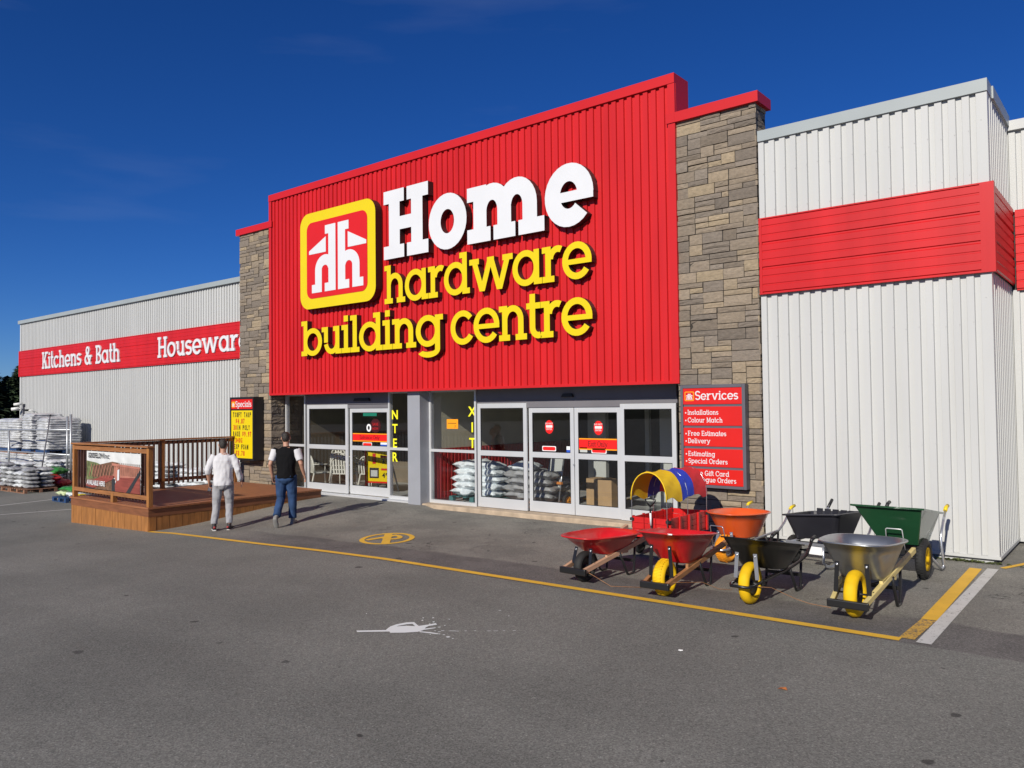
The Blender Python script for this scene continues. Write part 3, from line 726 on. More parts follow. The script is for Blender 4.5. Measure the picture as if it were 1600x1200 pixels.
# dry leaf and small litter
mb = MB()
mb.add([(-.035, -.012, .004), (0, -.022, .018), (.04, -.006, .008), (.02, .02, .022), (-.02, .02, .012)], [(0, 1, 2, 3, 4)])
tag(mb.build('dry_leaf', M['leaf_orange'], None, (-2.24, -6.28, ground_z(-2.24, -6.28))), 'single dry orange leaf lying on the parking lot', 'leaf')
for (x, y), lab in (((-3.30, -5.85), 'white scrap of litter on the asphalt left of the dry orange leaf'), ((-.62, -5.65), 'white scrap of litter on the asphalt right of the dry orange leaf')):
    mb = MB(); mb.box(-.020, .018, -.005, .005, .002, .009); mb.box(-.008, .006, -.013, -.005, .002, .006)
    tag(mb.build('litter_scrap', M['vinyl_white'], None, (x, y, ground_z(x, y)), .4), lab, 'litter', 'scraps of litter on the lot')

# wooded hill behind the viewer (seen only in the glass) and to the far left
hm = MB(); rings_ = []
NA = 60
for r_, hgt in ((150, 0), (165, 8), (190, 15), (230, 20), (290, 15), (340, 0)):
    ring_ = []
    for k in range(NA + 1):
        a = R(172 + 196 * k / NA)
        hh = hgt * (0.75 + .45 * noise.noise(Vector((k * .35, r_ * .02, 0)))) - 2.5
        ring_.append((r_ * math.cos(a), -12 + r_ * math.sin(a), hh))
    rings_.append(ring_)
vs = [p for r_ in rings_ for p in r_]
hm.add(vs, [(i * (NA + 1) + j, i * (NA + 1) + j + 1, (i + 1) * (NA + 1) + j + 1, (i + 1) * (NA + 1) + j) for i in range(5) for j in range(NA)], 0, True)
hl = hm.build('hills', M['hill']); hl['kind'] = 'structure'

# ================================================================== store building
store = thing('store_building', 'long white ribbed metal store with red band, tall red entrance front and stone pillars', 'store building')

def corrugated(mb, u0, u1, z0, z1, fy, axis='x', pitch=.165, depth=.034, flip=False, m=0, duty=.56, horiz=False):
    """ribbed sheet. axis 'x': runs along x at y=fy, outward -y. axis 'y': runs along y at x=fy, outward +x."""
    n = max(1, round((u1 - u0) / pitch)); p = (u1 - u0) / n; prof = []
    sl = p * .045
    for i in range(n):
        a = u0 + i * p; top = p * duty
        prof += [(a, 0), (a + top - sl, 0), (a + top, depth), (a + p - sl, depth)]
    prof.append((u1, 0)); vs = []
    for u, d in prof:
        for z in (z0, z1):
            if axis == 'x': vs.append((u, fy + d, z))
            else: vs.append((fy - d, u, z))
    mb.add(vs, [(2 * i, 2 * i + 2, 2 * i + 3, 2 * i + 1) for i in range(len(prof) - 1)], m)
def band_boards(mb, u0, u1, z0, z1, fy, axis='x', m=0, n=3):
    """horizontal ribbed boards of the red band"""
    prof = []; H = (z1 - z0) / n
    for i in range(n):
        b = z0 + i * H
        prof += [(b, .022), (b + .02, .022), (b + .03, .0), (b + H * .30, .0), (b + H * .32, .008), (b + H * .36, .008), (b + H * .38, 0), (b + H * .64, 0), (b + H * .66, .008), (b + H * .70, .008), (b + H * .72, 0), (b + H - .02, 0), (b + H - .001, .022)]
    prof.append((z1, .022)); vs = []
    for z, d in prof:
        for u in (u0, u1):
            if axis == 'x': vs.append((u, fy + d, z))
            else: vs.append((fy - d, u, z))
    mb.add(vs, [(2 * i, 2 * i + 1, 2 * i + 3, 2 * i + 2) for i in range(len(prof) - 1)], m)

def stones(mb, cols, org, ud, nd, wid, z0, z1, seed, m=0):
    """random ashlar of split-face stones on a plane: org + ud*u + nd*out + z"""
    rnd = random.Random(seed); cw, ch = .118, .0905
    nx_ = max(1, round(wid / cw)); nz_ = max(1, round((z1 - z0) / ch)); cw = wid / nx_; ch = (z1 - z0) / nz_
    occ = [[False] * nx_ for _ in range(nz_)]
    org = Vector(org); ud = Vector(ud); nd = Vector(nd)
    pal = [(.265, .215, .16), (.235, .192, .147), (.195, .160, .125), (.175, .147, .120), (.30, .24, .168), (.345, .275, .185), (.27, .22, .165), (.225, .19, .155), (.205, .172, .14)]
    for j in range(nz_):
        for i in range(nx_):
            if occ[j][i]: continue
            a = 1
            while i + a < nx_ and not occ[j][i + a]: a += 1
            hgt = 2 if (rnd.random() < .36 and j + 1 < nz_) else 1
            want = rnd.choice([2, 3, 3, 4, 4] if hgt == 1 else [2, 2, 3, 3, 4]); wv = min(want, a)
            if a - wv == 1 and a <= 4: wv = a
            if hgt == 2 and any(occ[j + 1][i + q] for q in range(wv)): hgt = 1
            for q in range(wv):
                for r_ in range(hgt): occ[j + r_][i + q] = True
            g = .006
            u0, u1 = i * cw + (g if i else 0), (i + wv) * cw - (g if i + wv < nx_ else 0); b0, b1 = j * ch + g, (j + hgt) * ch - g
            c = rnd.choice(pal); k = rnd.uniform(.88, 1.10); c = tuple(x * k for x in c)
            out0 = rnd.uniform(.006, .036); NU, NZ = 4, 3
            vs = []
            for jj in range(NZ + 1):
                for ii in range(NU + 1):
                    uu = u0 + (u1 - u0) * ii / NU; zz = z0 + b0 + (b1 - b0) * jj / NZ
                    edge = ii in (0, NU) or jj in (0, NZ)
                    o_ = out0 + (rnd.uniform(-.007, .007) if not edge else rnd.uniform(-.009, -.002))
                    vs.append(org + ud * uu + nd * o_ + Vector((0, 0, zz)))
            fs = [(jj * (NU + 1) + ii, jj * (NU + 1) + ii + 1, (jj + 1) * (NU + 1) + ii + 1, (jj + 1) * (NU + 1) + ii) for jj in range(NZ) for ii in range(NU)]
            # sides
            rim = [jj * (NU + 1) + ii for jj, ii in [(0, q) for q in range(NU)] + [(q, NU) for q in range(NZ)] + [(NZ, q) for q in range(NU, 0, -1)] + [(q, 0) for q in range(NZ, 0, -1)]]
            base = len(vs)
            for q in rim: 
                p = vs[q]; o_ = (p - org).dot(nd); vs.append(p - nd * (o_ + .004))
            L = len(rim)
            fs += [(rim[q], base + q, base + (q + 1) % L, rim[(q + 1) % L]) for q in range(L)]
            n0 = len(mb.f); mb.add(vs, fs, m); cols += [c] * (len(mb.f) - n0)

# --- main (rear) building plane y=2.3, entrance block y=0
WY = 2.30
mb = MB()
mb.box(-42.3, -19.60, WY + .05, 40, -.7, 6.42)          # left wing body
mb.box(-19.60, -18.2, 2.3, 40, -.1, 6.42)
mb.box(-18.2, -6.2, 6.2, 40, .0, 6.42)
mb.box(-6.2, -1.72, 1.9, 40, .0, 6.42)
mb.box(-1.72, 22, 1.95, 40, .0, 6.20)
mb.build('building_core', M['dark_wall'], store)
mb = MB()
mb.box(-19.55, -4.9, .46, 6.3, 2.80, 5.95); mb.build('entrance_block_core', M['roof'], store)
# left wing: ribbed sheets
mb = MB()
corrugated(mb, -42.25, -19.3, -.7, 3.87, WY, depth=.035); corrugated(mb, -42.25, -19.3, 5.02, 6.40, WY, depth=.035)
mb.box(-42.30, -42.14, WY - .012, WY + .06, -.7, 6.40)
mb.build('left_wing_wall', M['white_metal'], store)
mb = MB(); band_boards(mb, -42.28, -19.3, 3.85, 5.04, WY - .05)
mb.box(-42.33, -42.22, WY - .058, WY + .1, 3.84, 5.05); mb.box(-42.3, -19.3, WY - .06, WY - .0, 5.03, 5.055); mb.box(-42.3, -19.3, WY - .06, WY, 3.835, 3.86)
mb.build('red_band', M['red_metal'], store)
mb = MB(); mb.box(-42.36, -19.3, WY - .09, WY + .35, 6.36, 6.52); mb.box(-42.36, -42.1, WY + .36, 40, 6.36, 6.52); mb.build('roof_edge', M['grey_trim'], store)
# right bay
BY = .0
mb = MB()
corrugated(mb, -4.83, -1.80, .10, 3.90, BY, depth=.035); corrugated(mb, -4.83, -1.80, 5.06, 6.36, BY, depth=.035)
mb.box(-1.80, -1.668, BY - .008, BY + .05, .10, 3.90); mb.box(-1.80, -1.668, BY - .008, BY + .05, 5.06, 6.36)
corrugated(mb, BY + .05, 1.9, .10, 3.90, -1.668, 'y'); corrugated(mb, BY + .05, 1.9, 5.06, 6.36, -1.668, 'y')
mb.box(-4.83, -1.65, BY - .016, BY + .02, .065, .105); mb.box(-1.69, -1.65, BY + .02, 1.88, .065, .105)
for z in (.17, 1.55, 3.2, 5.2, 5.8):
    for k in range(18):
        x = -4.75 + k * .168; mb.box(x - .007, x + .007, BY - .006, BY + .03, z + (k % 3) * .02 - .007, z + (k % 3) * .02 + .007)
for z in (.2, 3.55, 5.95): mb.box(-1.748, -1.734, BY - .014, BY, z, z + .014)
mb.build('right_bay_wall', M['white_metal'], store)
mb = MB(); mb.box(-4.8, -1.72, BY + .05, 1.9, .03, 6.34); mb.build('right_bay_core', M['roof'], store)
mb = MB(); mb.box(-4.6, -1.74, BY + .0, BY + .045, .012, .036); mb.build('base_flashing', M['white_metal'], store)
mb = MB(); band_boards(mb, -4.83, -1.78, 3.90, 5.08, BY - .05); band_boards(mb, BY + .0, 1.86, 3.90, 5.08, -1.618, 'y')
mb.box(-1.78, -1.612, BY - .056, BY - .0, 3.885, 5.095); mb.box(-1.66, -1.612, BY - .0, BY + .06, 3.885, 5.095)
mb.box(-4.83, -1.78, BY - .058, BY, 5.075, 5.095); mb.box(-4.83, -1.78, BY - .058, BY, 3.885, 3.905); mb.box(-4.82, -4.78, BY - .058, BY, 3.905, 5.075)
mb.build('red_band', M['red_metal'], store)
mb = MB(); mb.box(-4.83, -1.66, BY - .03, BY + .35, 6.33, 6.50); mb.box(-2.0, -1.64, BY + .351, 1.9, 6.33, 6.50); mb.build('roof_edge', M['grey_trim'], store)
# rear right wing
RY = 1.88
mb = MB(); corrugated(mb, -1.66, 22, .05, 3.84, RY); corrugated(mb, -1.66, 22, 5.03, 6.28, RY); mb.build('right_wing_wall', M['white_metal'], store)
mb = MB(); band_boards(mb, -1.60, 22, 3.83, 5.05, RY - .05); mb.build('red_band', M['red_metal'], store)
mb = MB(); mb.box(-1.72, 22, RY - .05, RY + .4, 6.27, 6.42); mb.build('roof_edge', M['white_metal'], store)

# stone pillars
PZT = 7.0
for (x0, x1, zb, nm, sd) in ((-19.66, -18.185, -.12, 'stone_pillar', 5), (-6.30, -4.86, -.04, 'stone_pillar', 11)):
    mb = MB(); cols = []
    mb.box(x0 + .02, x1 - .02, .02, .44, zb, PZT); cols += [(.035, .03, .025)] * 6
    stones(mb, cols, (x0, .02, 0), (1, 0, 0), (0, -1, 0), x1 - x0, zb, PZT, sd)
    stones(mb, cols, (x1 - .02, .0, 0), (0, 1, 0), (1, 0, 0), .44, zb, PZT, sd + 1)
    stones(mb, cols, (x0 + .02, .44, 0), (0, -1, 0), (-1, 0, 0), .44, 5.0 if x0 > -10 else zb, PZT, sd + 2)
    o = mb.build(nm, M['stone'], store)
    at = o.data.attributes.new('stone', 'FLOAT_COLOR', 'FACE')
    at.data.foreach_set('color', [q for c in cols for q in (*c, 1)])
# red front panel
RX0, RX1, RZ0, RZ1 = -18.20, -6.26, 2.52, 7.84
mb = MB(); corrugated(mb, RX0 + .13, RX1 - .14, RZ0 + .02, RZ1 - .16, -.02, pitch=.163, depth=.033, duty=.58)
mb.build('red_front_panel', M['red_metal'], store)
mb = MB(); mb.box(RX0 + .01, RX1 - .01, .03, .44, RZ0 + .03, RZ1 - .05); mb.build('front_panel_core', M['red_trim'], store)
mb = MB()
mb.box(RX0, RX1, -.055, .47, RZ1 - .17, RZ1)                       # cap
mb.box(RX0, RX0 + .11, -.045, .02, RZ0, RZ1 - .17); mb.box(RX1 - .135, RX1, -.045, .02, RZ0, RZ1 - .17)
mb.box(RX1 - .012, RX1 + .004, .0, .462, 7.14, RZ1 - .17)
mb.box(RX0 + .11, RX1 - .135, -.048, .02, RZ0, RZ0 + .05)
mb.box(-19.76, RX0 - .001, -.06, .50, 6.98, 7.15); mb.box(RX1 + .0, -4.80, -.06, .50, 6.98, 7.15)
mb.box(RX0 - .0005, RX0 + .15, -.064, -.05, 6.98, 7.15); mb.box(RX1 - .17, RX1 + .0005, -.064, -.05, 6.98, 7.15)
mb.build('red_trim', M['red_trim'], store)
# soffit and headers
mb = MB(); mb.box(-18.19, -6.28, .02, .62, 2.535, 2.60); mb.build('soffit', M['soffit'], store)
DY = .42
mb = MB()
mb.box(-17.22, -14.08, DY - .0, DY + .12, 2.26, 2.535); mb.box(-15.56, -14.08, DY + .03, DY + .115, 2.16, 2.26)
mb.build('door_header', M['header'], store); mb = MB()
mb.box(-11.27, -6.56, DY - .0, DY + .12, 2.30, 2.535); mb.box(-11.27, -9.95, DY + .03, DY + .115, 2.235, 2.30); mb.box(-9.95, -7.73, DY + .03, DY + .115, 2.135, 2.30); mb.box(-7.73, -6.56, DY + .03, DY + .115, 2.195, 2.30)
mb.build('door_header', M['header'], store)
for (x0, x1) in ((-15.28, -14.68), (-9.03, -8.74)):
    mb = MB(); mb.ext([(x0, 2.33), (x1, 2.33), (x1 - .03, 2.40), (x0 + .05, 2.40)], DY - .06, DY - .001); mb.build('motion_sensor', M['black'], store, bevel=.01)
# grey column between the two door groups
mb = MB(); mb.box(-13.09, -12.70, .12, .50, -.01, 2.534); mb.build('grey_column', M['alu_grey'], store, bevel=.006)
# concrete sill and ledge
mb = MB()
mb.box(-12.70, -6.30, .16, .55, -.2, .035); mb.build('concrete_sill', M['concrete'], store, bevel=.02)
mb = MB(); mb.box(-18.16, -13.09, .22, .56, -.1, .035); mb.build('door_sill', M['alu'], store, bevel=.006)

# --- glazing
def side_lite(x0, x1, z0=.035, z1=2.535, mid=1.20, y=DY + .04, letters=None, lx=0, fr=.05):
    mb = MB(); a, b = y - .05, y + .05
    mb.box(x0, x0 + fr, a, b, z0, z1); mb.box(x1 - fr, x1, a, b, z0, z1)
    mb.box(x0 + fr, x1 - fr, a, b, z0, z0 + .07); mb.box(x0 + fr, x1 - fr, a + .002, b, mid - .03, mid + .03); mb.box(x0 + fr, x1 - fr, a, b, z1 - .04, z1)
    f = mb.build('side_window', M['alu'], store)
    for q0, q1 in ((z0 + .07, mid - .03), (mid + .03, z1 - .04)):
        g = MB(); g.box(x0 + fr, x1 - fr, y - .004, y + .004, q0, q1); g.build('pane', M['glass'], f)
    if letters:
        for ch, z in letters:
            t = MB(); sans_text(t, ch, lx, z - .105, .215, y - .012, y - .0045, align='c', bold=.018); t.build('vinyl_letter', M['vinyl_yellow'], f)
    return f
side_lite(-18.14, -17.26)
side_lite(-14.06, -13.085, letters=[('N', 2.00), ('T', 1.675), ('E', 1.335), ('R', 1.01)], lx=-13.87)
sl = side_lite(-12.70, -11.285, letters=[('X', 2.065), ('I', 1.725), ('T', 1.39)], lx=-11.43)
def door(x0, x1, z0, z1, y, mid=1.185, st=.085, name='sliding_door'):
    mb = MB(); a, b = y - .022, y + .022
    mb.box(x0, x0 + st, a, b, z0, z1); mb.box(x1 - st, x1, a, b, z0, z1)
    mb.box(x0 + st, x1 - st, a, b, z1 - .10, z1); mb.box(x0 + st, x1 - st, a, b, z0, z0 + .21); mb.box(x0 + st, x1 - st, a, b, mid - .055, mid + .055)
    d = mb.build(name, M['alu'], store, bevel=.004)
    for q0, q1 in ((z0 + .21, mid - .055), (mid + .055, z1 - .10)):
        g = MB(); g.box(x0 + st, x1 - st, y - .004, y + .004, q0, q1); g.build('pane', M['glass'], d)
        k = MB()                                               # black gasket round each pane
        k.box(x0 + st, x0 + st + .012, y - .014, y - .005, q0, q1); k.box(x1 - st - .012, x1 - st, y - .014, y - .005, q0, q1)
        k.box(x0 + st + .012, x1 - st - .012, y - .014, y - .005, q0, q0 + .012); k.box(x0 + st + .012, x1 - st - .012, y - .014, y - .005, q1 - .012, q1)
        k.build('gasket', M['black'], d)
    return d
e1 = door(-17.20, -15.56, .05, 2.255, DY + .02, name='fixed_door_panel')
e2 = door(-15.54, -14.09, .05, 2.155, DY + .075)
x1_ = door(-11.255, -9.925, .045, 2.23, DY + .02, name='fixed_door_panel')
x2_ = door(-9.905, -8.800, .045, 2.13, DY + .075)
x3_ = door(-8.785, -7.735, .045, 2.13, DY + .075)
x4_ = door(-7.72, -6.575, .045, 2.19, DY + .02, name='fixed_door_panel')
def decal(parent, name, mats, fn):
    mb = MB(); fn(mb); return mb.build(name, mats, parent)
YS = DY + .075 - .006
def banner(x0, x1, z0, z1, text, tw):
    def f(mb):
        mb.box(x0, x1, YS - .002, YS, z0, z1, 0); mb.box(x0, x1, YS - .004, YS - .0021, z1 - .022, z1, 1); mb.box(x0, x1, YS - .004, YS - .0021, z0, z0 + .022, 1)
        slab_text(mb, text, (x0 + x1) / 2, z0 + (z1 - z0) * .30, (z1 - z0) * .46, YS - .0045, YS - .0022, width=None, m=2, xs=tw, align='c', w=.12, s=.09, xh=.66, o=.08)
    return f
decal(e2, 'door_banner', [M['vinyl_red'], M['vinyl_orange'], M['sign_text_red']], banner(-15.455, -14.175, 1.345, 1.545, 'Entrance Only', .93))
decal(x3_, 'door_banner', [M['vinyl_red'], M['vinyl_orange'], M['sign_text_red']], banner(-8.70, -7.82, 1.315, 1.535, 'Exit Only', .82))
def oval(cx, cz):
    def f(mb):
        for (rx_, rz_, y_, m_) in ((.105, .135, 0, 0), ):
            mb.ext([(cx + rx_ * math.cos(2 * math.pi * k / 24), cz + rz_ * math.sin(2 * math.pi * k / 24)) for k in range(24)], YS - .002, YS)
        mb.box(cx - .078, cx + .078, YS - .004, YS - .0021, cz - .012, cz + .034, 1)
        sans_text(mb, 'DO NOT', cx, cz + .052, .034, YS - .004, YS - .0021, 1, 'c'); sans_text(mb, 'ENTER', cx, cz - .060, .034, YS - .004, YS - .0021, 1, 'c')
    return f
decal(x2_, 'round_sticker', [M['vinyl_red'], M['vinyl_white']], oval(-9.40, 1.745))
decal(x3_, 'round_sticker', [M['vinyl_red'], M['vinyl_white']], oval(-8.24, 1.735))
def pill(cx, cz, w=.34, h=.10):
    def f(mb):
        mb.ext(rrect(cx - w / 2, cz - h / 2, cx + w / 2, cz + h / 2, .02), YS - .002, YS, 0)
        mb.ext(rrect(cx - w / 2 + .015, cz - h / 2 + .015, cx + w / 2 - .015, cz + h / 2 - .015, .03), YS - .004, YS - .0021, 1)
    return f
decal(x2_, 'small_sticker', [M['vinyl_white'], M['vinyl_red']], pill(-9.41, 1.315)); decal(x3_, 'small_sticker', [M['vinyl_white'], M['vinyl_red']], pill(-8.235, 1.30)); decal(e2, 'small_sticker', [M['vinyl_white'], M['vinyl_red']], pill(-14.90, 1.275))
def sq(x0, x1, z0, z1, m2=None):
    def f(mb):
        mb.box(x0, x1, YS - .002, YS, z0, z1, 0)
        if m2: mb.box(x0, x1, YS - .004, YS - .0021, z0, z0 + (z1 - z0) * .45, 1)
    return f
decal(x2_, 'small_sticker', [M['vinyl_white'], M['vinyl_blue']], sq(-8.985, -8.89, 1.245, 1.37, True))
decal(x3_, 'small_sticker', [M['post_white']], sq(-8.67, -8.50, 1.265, 1.36))
decal(e2, 'small_sticker', [M['vinyl_white'], M['vinyl_blue']], sq(-14.42, -14.19, 1.245, 1.335, True))
def rnd_disc(cx, cz, r_):
    def f(mb):
        mb.ext([(cx + r_ * math.cos(2 * math.pi * k / 20), cz + 1.1 * r_ * math.sin(2 * math.pi * k / 20)) for k in range(20)], YS - .002, YS, 0)
        mb.ext([(cx + r_ * .45 * math.cos(2 * math.pi * k / 12), cz + r_ * .6 * math.sin(2 * math.pi * k / 12)) for k in range(12)], YS - .004, YS - .0021, 1)
    return f
decal(e2, 'round_sticker', [M['vinyl_white'], M['ink']], rnd_disc(-14.84, 1.68, .085))
def save_disc(mb):
    mb.ext([(-14.60 + .19 * math.cos(2 * math.pi * k / 24), 1.73 + .17 * math.sin(2 * math.pi * k / 24)) for k in range(24)], YS - .0005, YS + .0005, 0)
    sans_text(mb, 'SAVE', -14.60, 1.735, .07, YS - .003, YS - .0006, 1, 'c'); sans_text(mb, 'NOW', -14.60, 1.635, .06, YS - .003, YS - .0006, 1, 'c')
decal(e2, 'round_sticker', [M['sign_text_red'], M['letter_red']], save_disc)
decal(e2, 'small_sticker', [M['vinyl_green']], sq(-15.05, -14.55, 1.965, 2.05))
mb = MB(); mb.box(-12.19, -11.85, DY + .032, DY + .035, 1.685, 1.895, 0); mb.box(-12.16, -11.90, DY + .030, DY + .0319, 1.80, 1.812, 1); sans_text(mb, '7.', -11.93, 1.70, .06, DY + .030, DY + .0319, 1, 'c')
mb.build('notice', [M['vinyl_orange'], M['ink']], sl)
mb = MB(); mb.tube([(-8.792, DY + .05, 1.02), (-8.792, DY + .02, 1.02)], .018, 10); mb.build('lock', M['alu_grey'], x2_)

# --- interior seen through the glass
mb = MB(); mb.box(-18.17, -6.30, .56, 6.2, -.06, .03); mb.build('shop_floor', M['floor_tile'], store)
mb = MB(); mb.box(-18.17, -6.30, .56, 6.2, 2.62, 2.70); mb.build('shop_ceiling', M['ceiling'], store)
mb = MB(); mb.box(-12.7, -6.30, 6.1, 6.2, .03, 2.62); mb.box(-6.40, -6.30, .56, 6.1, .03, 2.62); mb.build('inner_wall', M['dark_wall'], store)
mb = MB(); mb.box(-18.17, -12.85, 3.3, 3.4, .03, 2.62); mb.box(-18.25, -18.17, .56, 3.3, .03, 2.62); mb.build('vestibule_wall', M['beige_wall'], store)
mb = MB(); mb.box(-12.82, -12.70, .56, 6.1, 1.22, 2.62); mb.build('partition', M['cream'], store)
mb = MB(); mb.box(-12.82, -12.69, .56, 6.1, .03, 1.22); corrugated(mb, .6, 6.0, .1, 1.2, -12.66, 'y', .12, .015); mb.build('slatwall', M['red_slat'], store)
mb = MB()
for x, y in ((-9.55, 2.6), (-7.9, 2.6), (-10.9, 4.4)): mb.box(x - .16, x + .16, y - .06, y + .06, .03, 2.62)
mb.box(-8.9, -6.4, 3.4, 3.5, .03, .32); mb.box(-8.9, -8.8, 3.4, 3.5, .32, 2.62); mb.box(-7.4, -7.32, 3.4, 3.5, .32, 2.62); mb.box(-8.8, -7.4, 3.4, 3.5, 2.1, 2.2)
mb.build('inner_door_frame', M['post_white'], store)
# ================================================================== signs on the front
SY = -.05                                                     # panel face
big = thing('store_sign', 'big white and yellow channel letter store sign with square emblem on the red front', 'store sign', (0, 0, 0))
lb = MB()
outer = rrect(-16.575, 4.62, -13.745, 7.00, .33, 8)
lb.ext(outer, -.22, SY + .03, 0, 1); lo = lb.build('emblem_box', [M['sign_yellow'], M['sign_side']], big)
lb = MB(); lb.ext(rrect(-16.30, 4.87, -14.02, 6.755, .20, 8), -.228, -.2205); lb.build('emblem_panel', M['sign_red'], lo)
def emb_parts():
    cx = -15.125
    polys = []
    half = [rc(.045, 5.0, .315, 6.61), rc(.045, 6.40, .445, 6.61), rc(.045, 5.0, .46, 5.205), rc(.575, 5.0, .965, 5.205), rc(.575, 5.1, .835, 5.55), [(.415, 5.965), (1.075, 5.965), (1.075, 6.05), (.415, 6.34)], rc(.30, 5.62, .33, 5.84)]
    half += bands(.575, 5.55, .26, .35, 0, 90, .0, .0) and [band(.575, 5.55, .26, .35, -2, 92, .26, .26 - .0) ]
    half = half[:-1] + [band(.445, 5.54, .39, .365, 0, 100, .26, .255), band(.445, 5.54, .39, .365, 98, 172, .27, .255)]
    for p in half:
        polys.append([(cx + a, b) for a, b in p]); polys.append([(cx - a, b) for a, b in p])
    return polys
def union_mesh(polys):
    vs = []; fs = []
    for poly in polys:
        area = sum(poly[i][0] * poly[(i + 1) % len(poly)][1] - poly[(i + 1) % len(poly)][0] * poly[i][1] for i in range(len(poly)))
        if area < 0: poly = poly[::-1]
        a = len(vs); vs += [Vector(p) for p in poly]; fs.append(list(range(a, a + len(poly))))
    V, F = cdt_union(vs, fs)
    cnt = set()
    for f in F:
        for i in range(len(f)): cnt.add((f[i], f[(i + 1) % len(f)]))
    return [(p.x, p.y) for p in V], [tuple(f) for f in F], [e for e in cnt if (e[1], e[0]) not in cnt]
EV, EF, EB = union_mesh(emb_parts())
lb = MB(); add_flat(lb, EV, EF, EB, lambda p: p[0], lambda p: p[1], -.234, -.2285); lb.build('emblem', M['sign_white'], lo)
def emblem_small(mb, x0, z0, size, y, m_b, m_r, m_w):
    """small copy of the square emblem: border, field and figure on plane y (facing -y)"""
    s_ = size / 2.83
    mb.ext(rrect(x0, z0, x0 + size, z0 + size * .92, size * .13, 4), y - .002, y, m_b)
    mb.ext(rrect(x0 + size * .09, z0 + size * .085, x0 + size * .91, z0 + size * .835, size * .07, 4), y - .004, y - .0021, m_r)
    add_flat(mb, EV, EF, [], lambda p: x0 + (p[0] + 16.575) * s_, lambda p: z0 + (p[1] - 4.62) * s_ * 1.0, y - .0055, y - .0055, m_w)
def channel(text, x0, x1, z0, h, front, mface, kw, lean=0):
    lay, W = slab_layout(text, **kw); sx = (x1 - x0) / W
    for gx_, (V, F, B, A) in lay:
        if not V: continue
        mb = MB(); add_flat(mb, V, F, B, lambda p: x0 + (gx_ + p[0]) * sx, lambda p: z0 + p[1] * h, front, SY + .035, 0, 1)
        mb.build('letter', [mface, M['sign_side']], big)
channel('Home', -13.50, -7.84, 5.505, 1.545, -.185, M['sign_white'], dict(w=.255, s=.19, xh=.748, o=.125, gap=.012))
channel('hardware', -13.51, -7.91, 4.505, .865, -.165, M['sign_yellow'], dict(w=.165, s=.135, xh=.785, o=.10, gap=-.012))
channel('building', -16.62, -11.68, 3.475, .87, -.165, M['sign_yellow'], dict(w=.165, s=.135, xh=.765, o=.10, gap=-.012))
channel('centre', -11.46, -7.91, 3.46, .865, -.165, M['sign_yellow'], dict(w=.165, s=.135, xh=.80, o=.10, gap=-.012))
# wall lettering on the left wing
for text, x0, x1, lab in (('Kitchens & Bath', -39.42, -31.75, 'white raised letters reading Kitchens & Bath on the red band'), ('Housewares', -28.69, -22.2, 'white raised letters reading Housewares on the red band beside the stone pillar')):
    t = thing('wall_lettering', lab, 'wall sign', (0, 0, 0), 0, 'white lettering on the red band')
    lay, W = slab_layout(text, w=.15, s=.12, xh=.70, o=.085, gap=.04); sx = (x1 - x0) / W
    for gx_, (V, F, B, A) in lay:
        if not V: continue
        mb = MB(); add_flat(mb, V, F, B, lambda p: x0 + (gx_ + p[0]) * sx, lambda p: 4.10 + p[1] * .76, WY - .095, WY - .045); mb.build('letter', M['sign_white'], t)

# services sign on the right pillar
sv = thing('services_sign', 'tall grey framed red sign listing services in white letters on the right stone pillar', 'sign')
X0, X1, Z0, Z1, FY = -6.19, -5.065, .80, 2.485, -.155
mb = MB(); mb.box(X0, X0 + .045, FY, -.012, Z0, Z1); mb.box(X1 - .055, X1, FY, -.012, Z0, Z1); mb.box(X0 + .045, X1 - .055, FY, -.012, Z1 - .055, Z1); mb.box(X0 + .045, X1 - .055, FY, -.012, Z0, Z0 + .045)
mb.box(X0 + .045, X1 - .055, FY + .025, -.012, Z0 + .045, Z1 - .055)
mb.build('sign_cabinet', M['frame_dark'], sv, bevel=.006)
rows = [(2.165, 2.43, None), (1.815, 2.125, ('Installations', 'Colour Match')), (1.475, 1.775, ('Free Estimates', 'Delivery')), (1.145, 1.435, ('Estimating', 'Special Orders')), (.85, 1.105, ('Home Gift Card', 'Catalogue Orders'))]
for z0, z1, txt in rows:
    mb = MB(); mb.box(X0 + .047, X1 - .057, FY + .012, FY + .0245, z0, z1, 0)
    yt = FY + .0115
    if txt is None:
        emblem_small(mb, X0 + .075, z0 + .055, .17, yt, 2, 0, 1)
        slab_text(mb, 'Services', X0 + .265, z0 + .07, .15, yt - .003, yt, width=.745, m=1, w=.15, s=.10, xh=.70, o=.09)
    else:
        hh = (z1 - z0)
        for k, tx in enumerate(txt):
            zz = z0 + hh * (.57 if k == 0 else .16)
            slab_text(mb, '•', X0 + .075, zz, .085, yt - .003, yt, m=1, xs=.9)
            slab_text(mb, tx, X0 + .125, zz, .082, yt - .003, yt, m=1, xs=.855, w=.15, s=.11, xh=.70, o=.08, gap=.065)
    mb.build('sign_panel', [M['sign_red'], M['sign_white'], M['vinyl_orange']], sv)
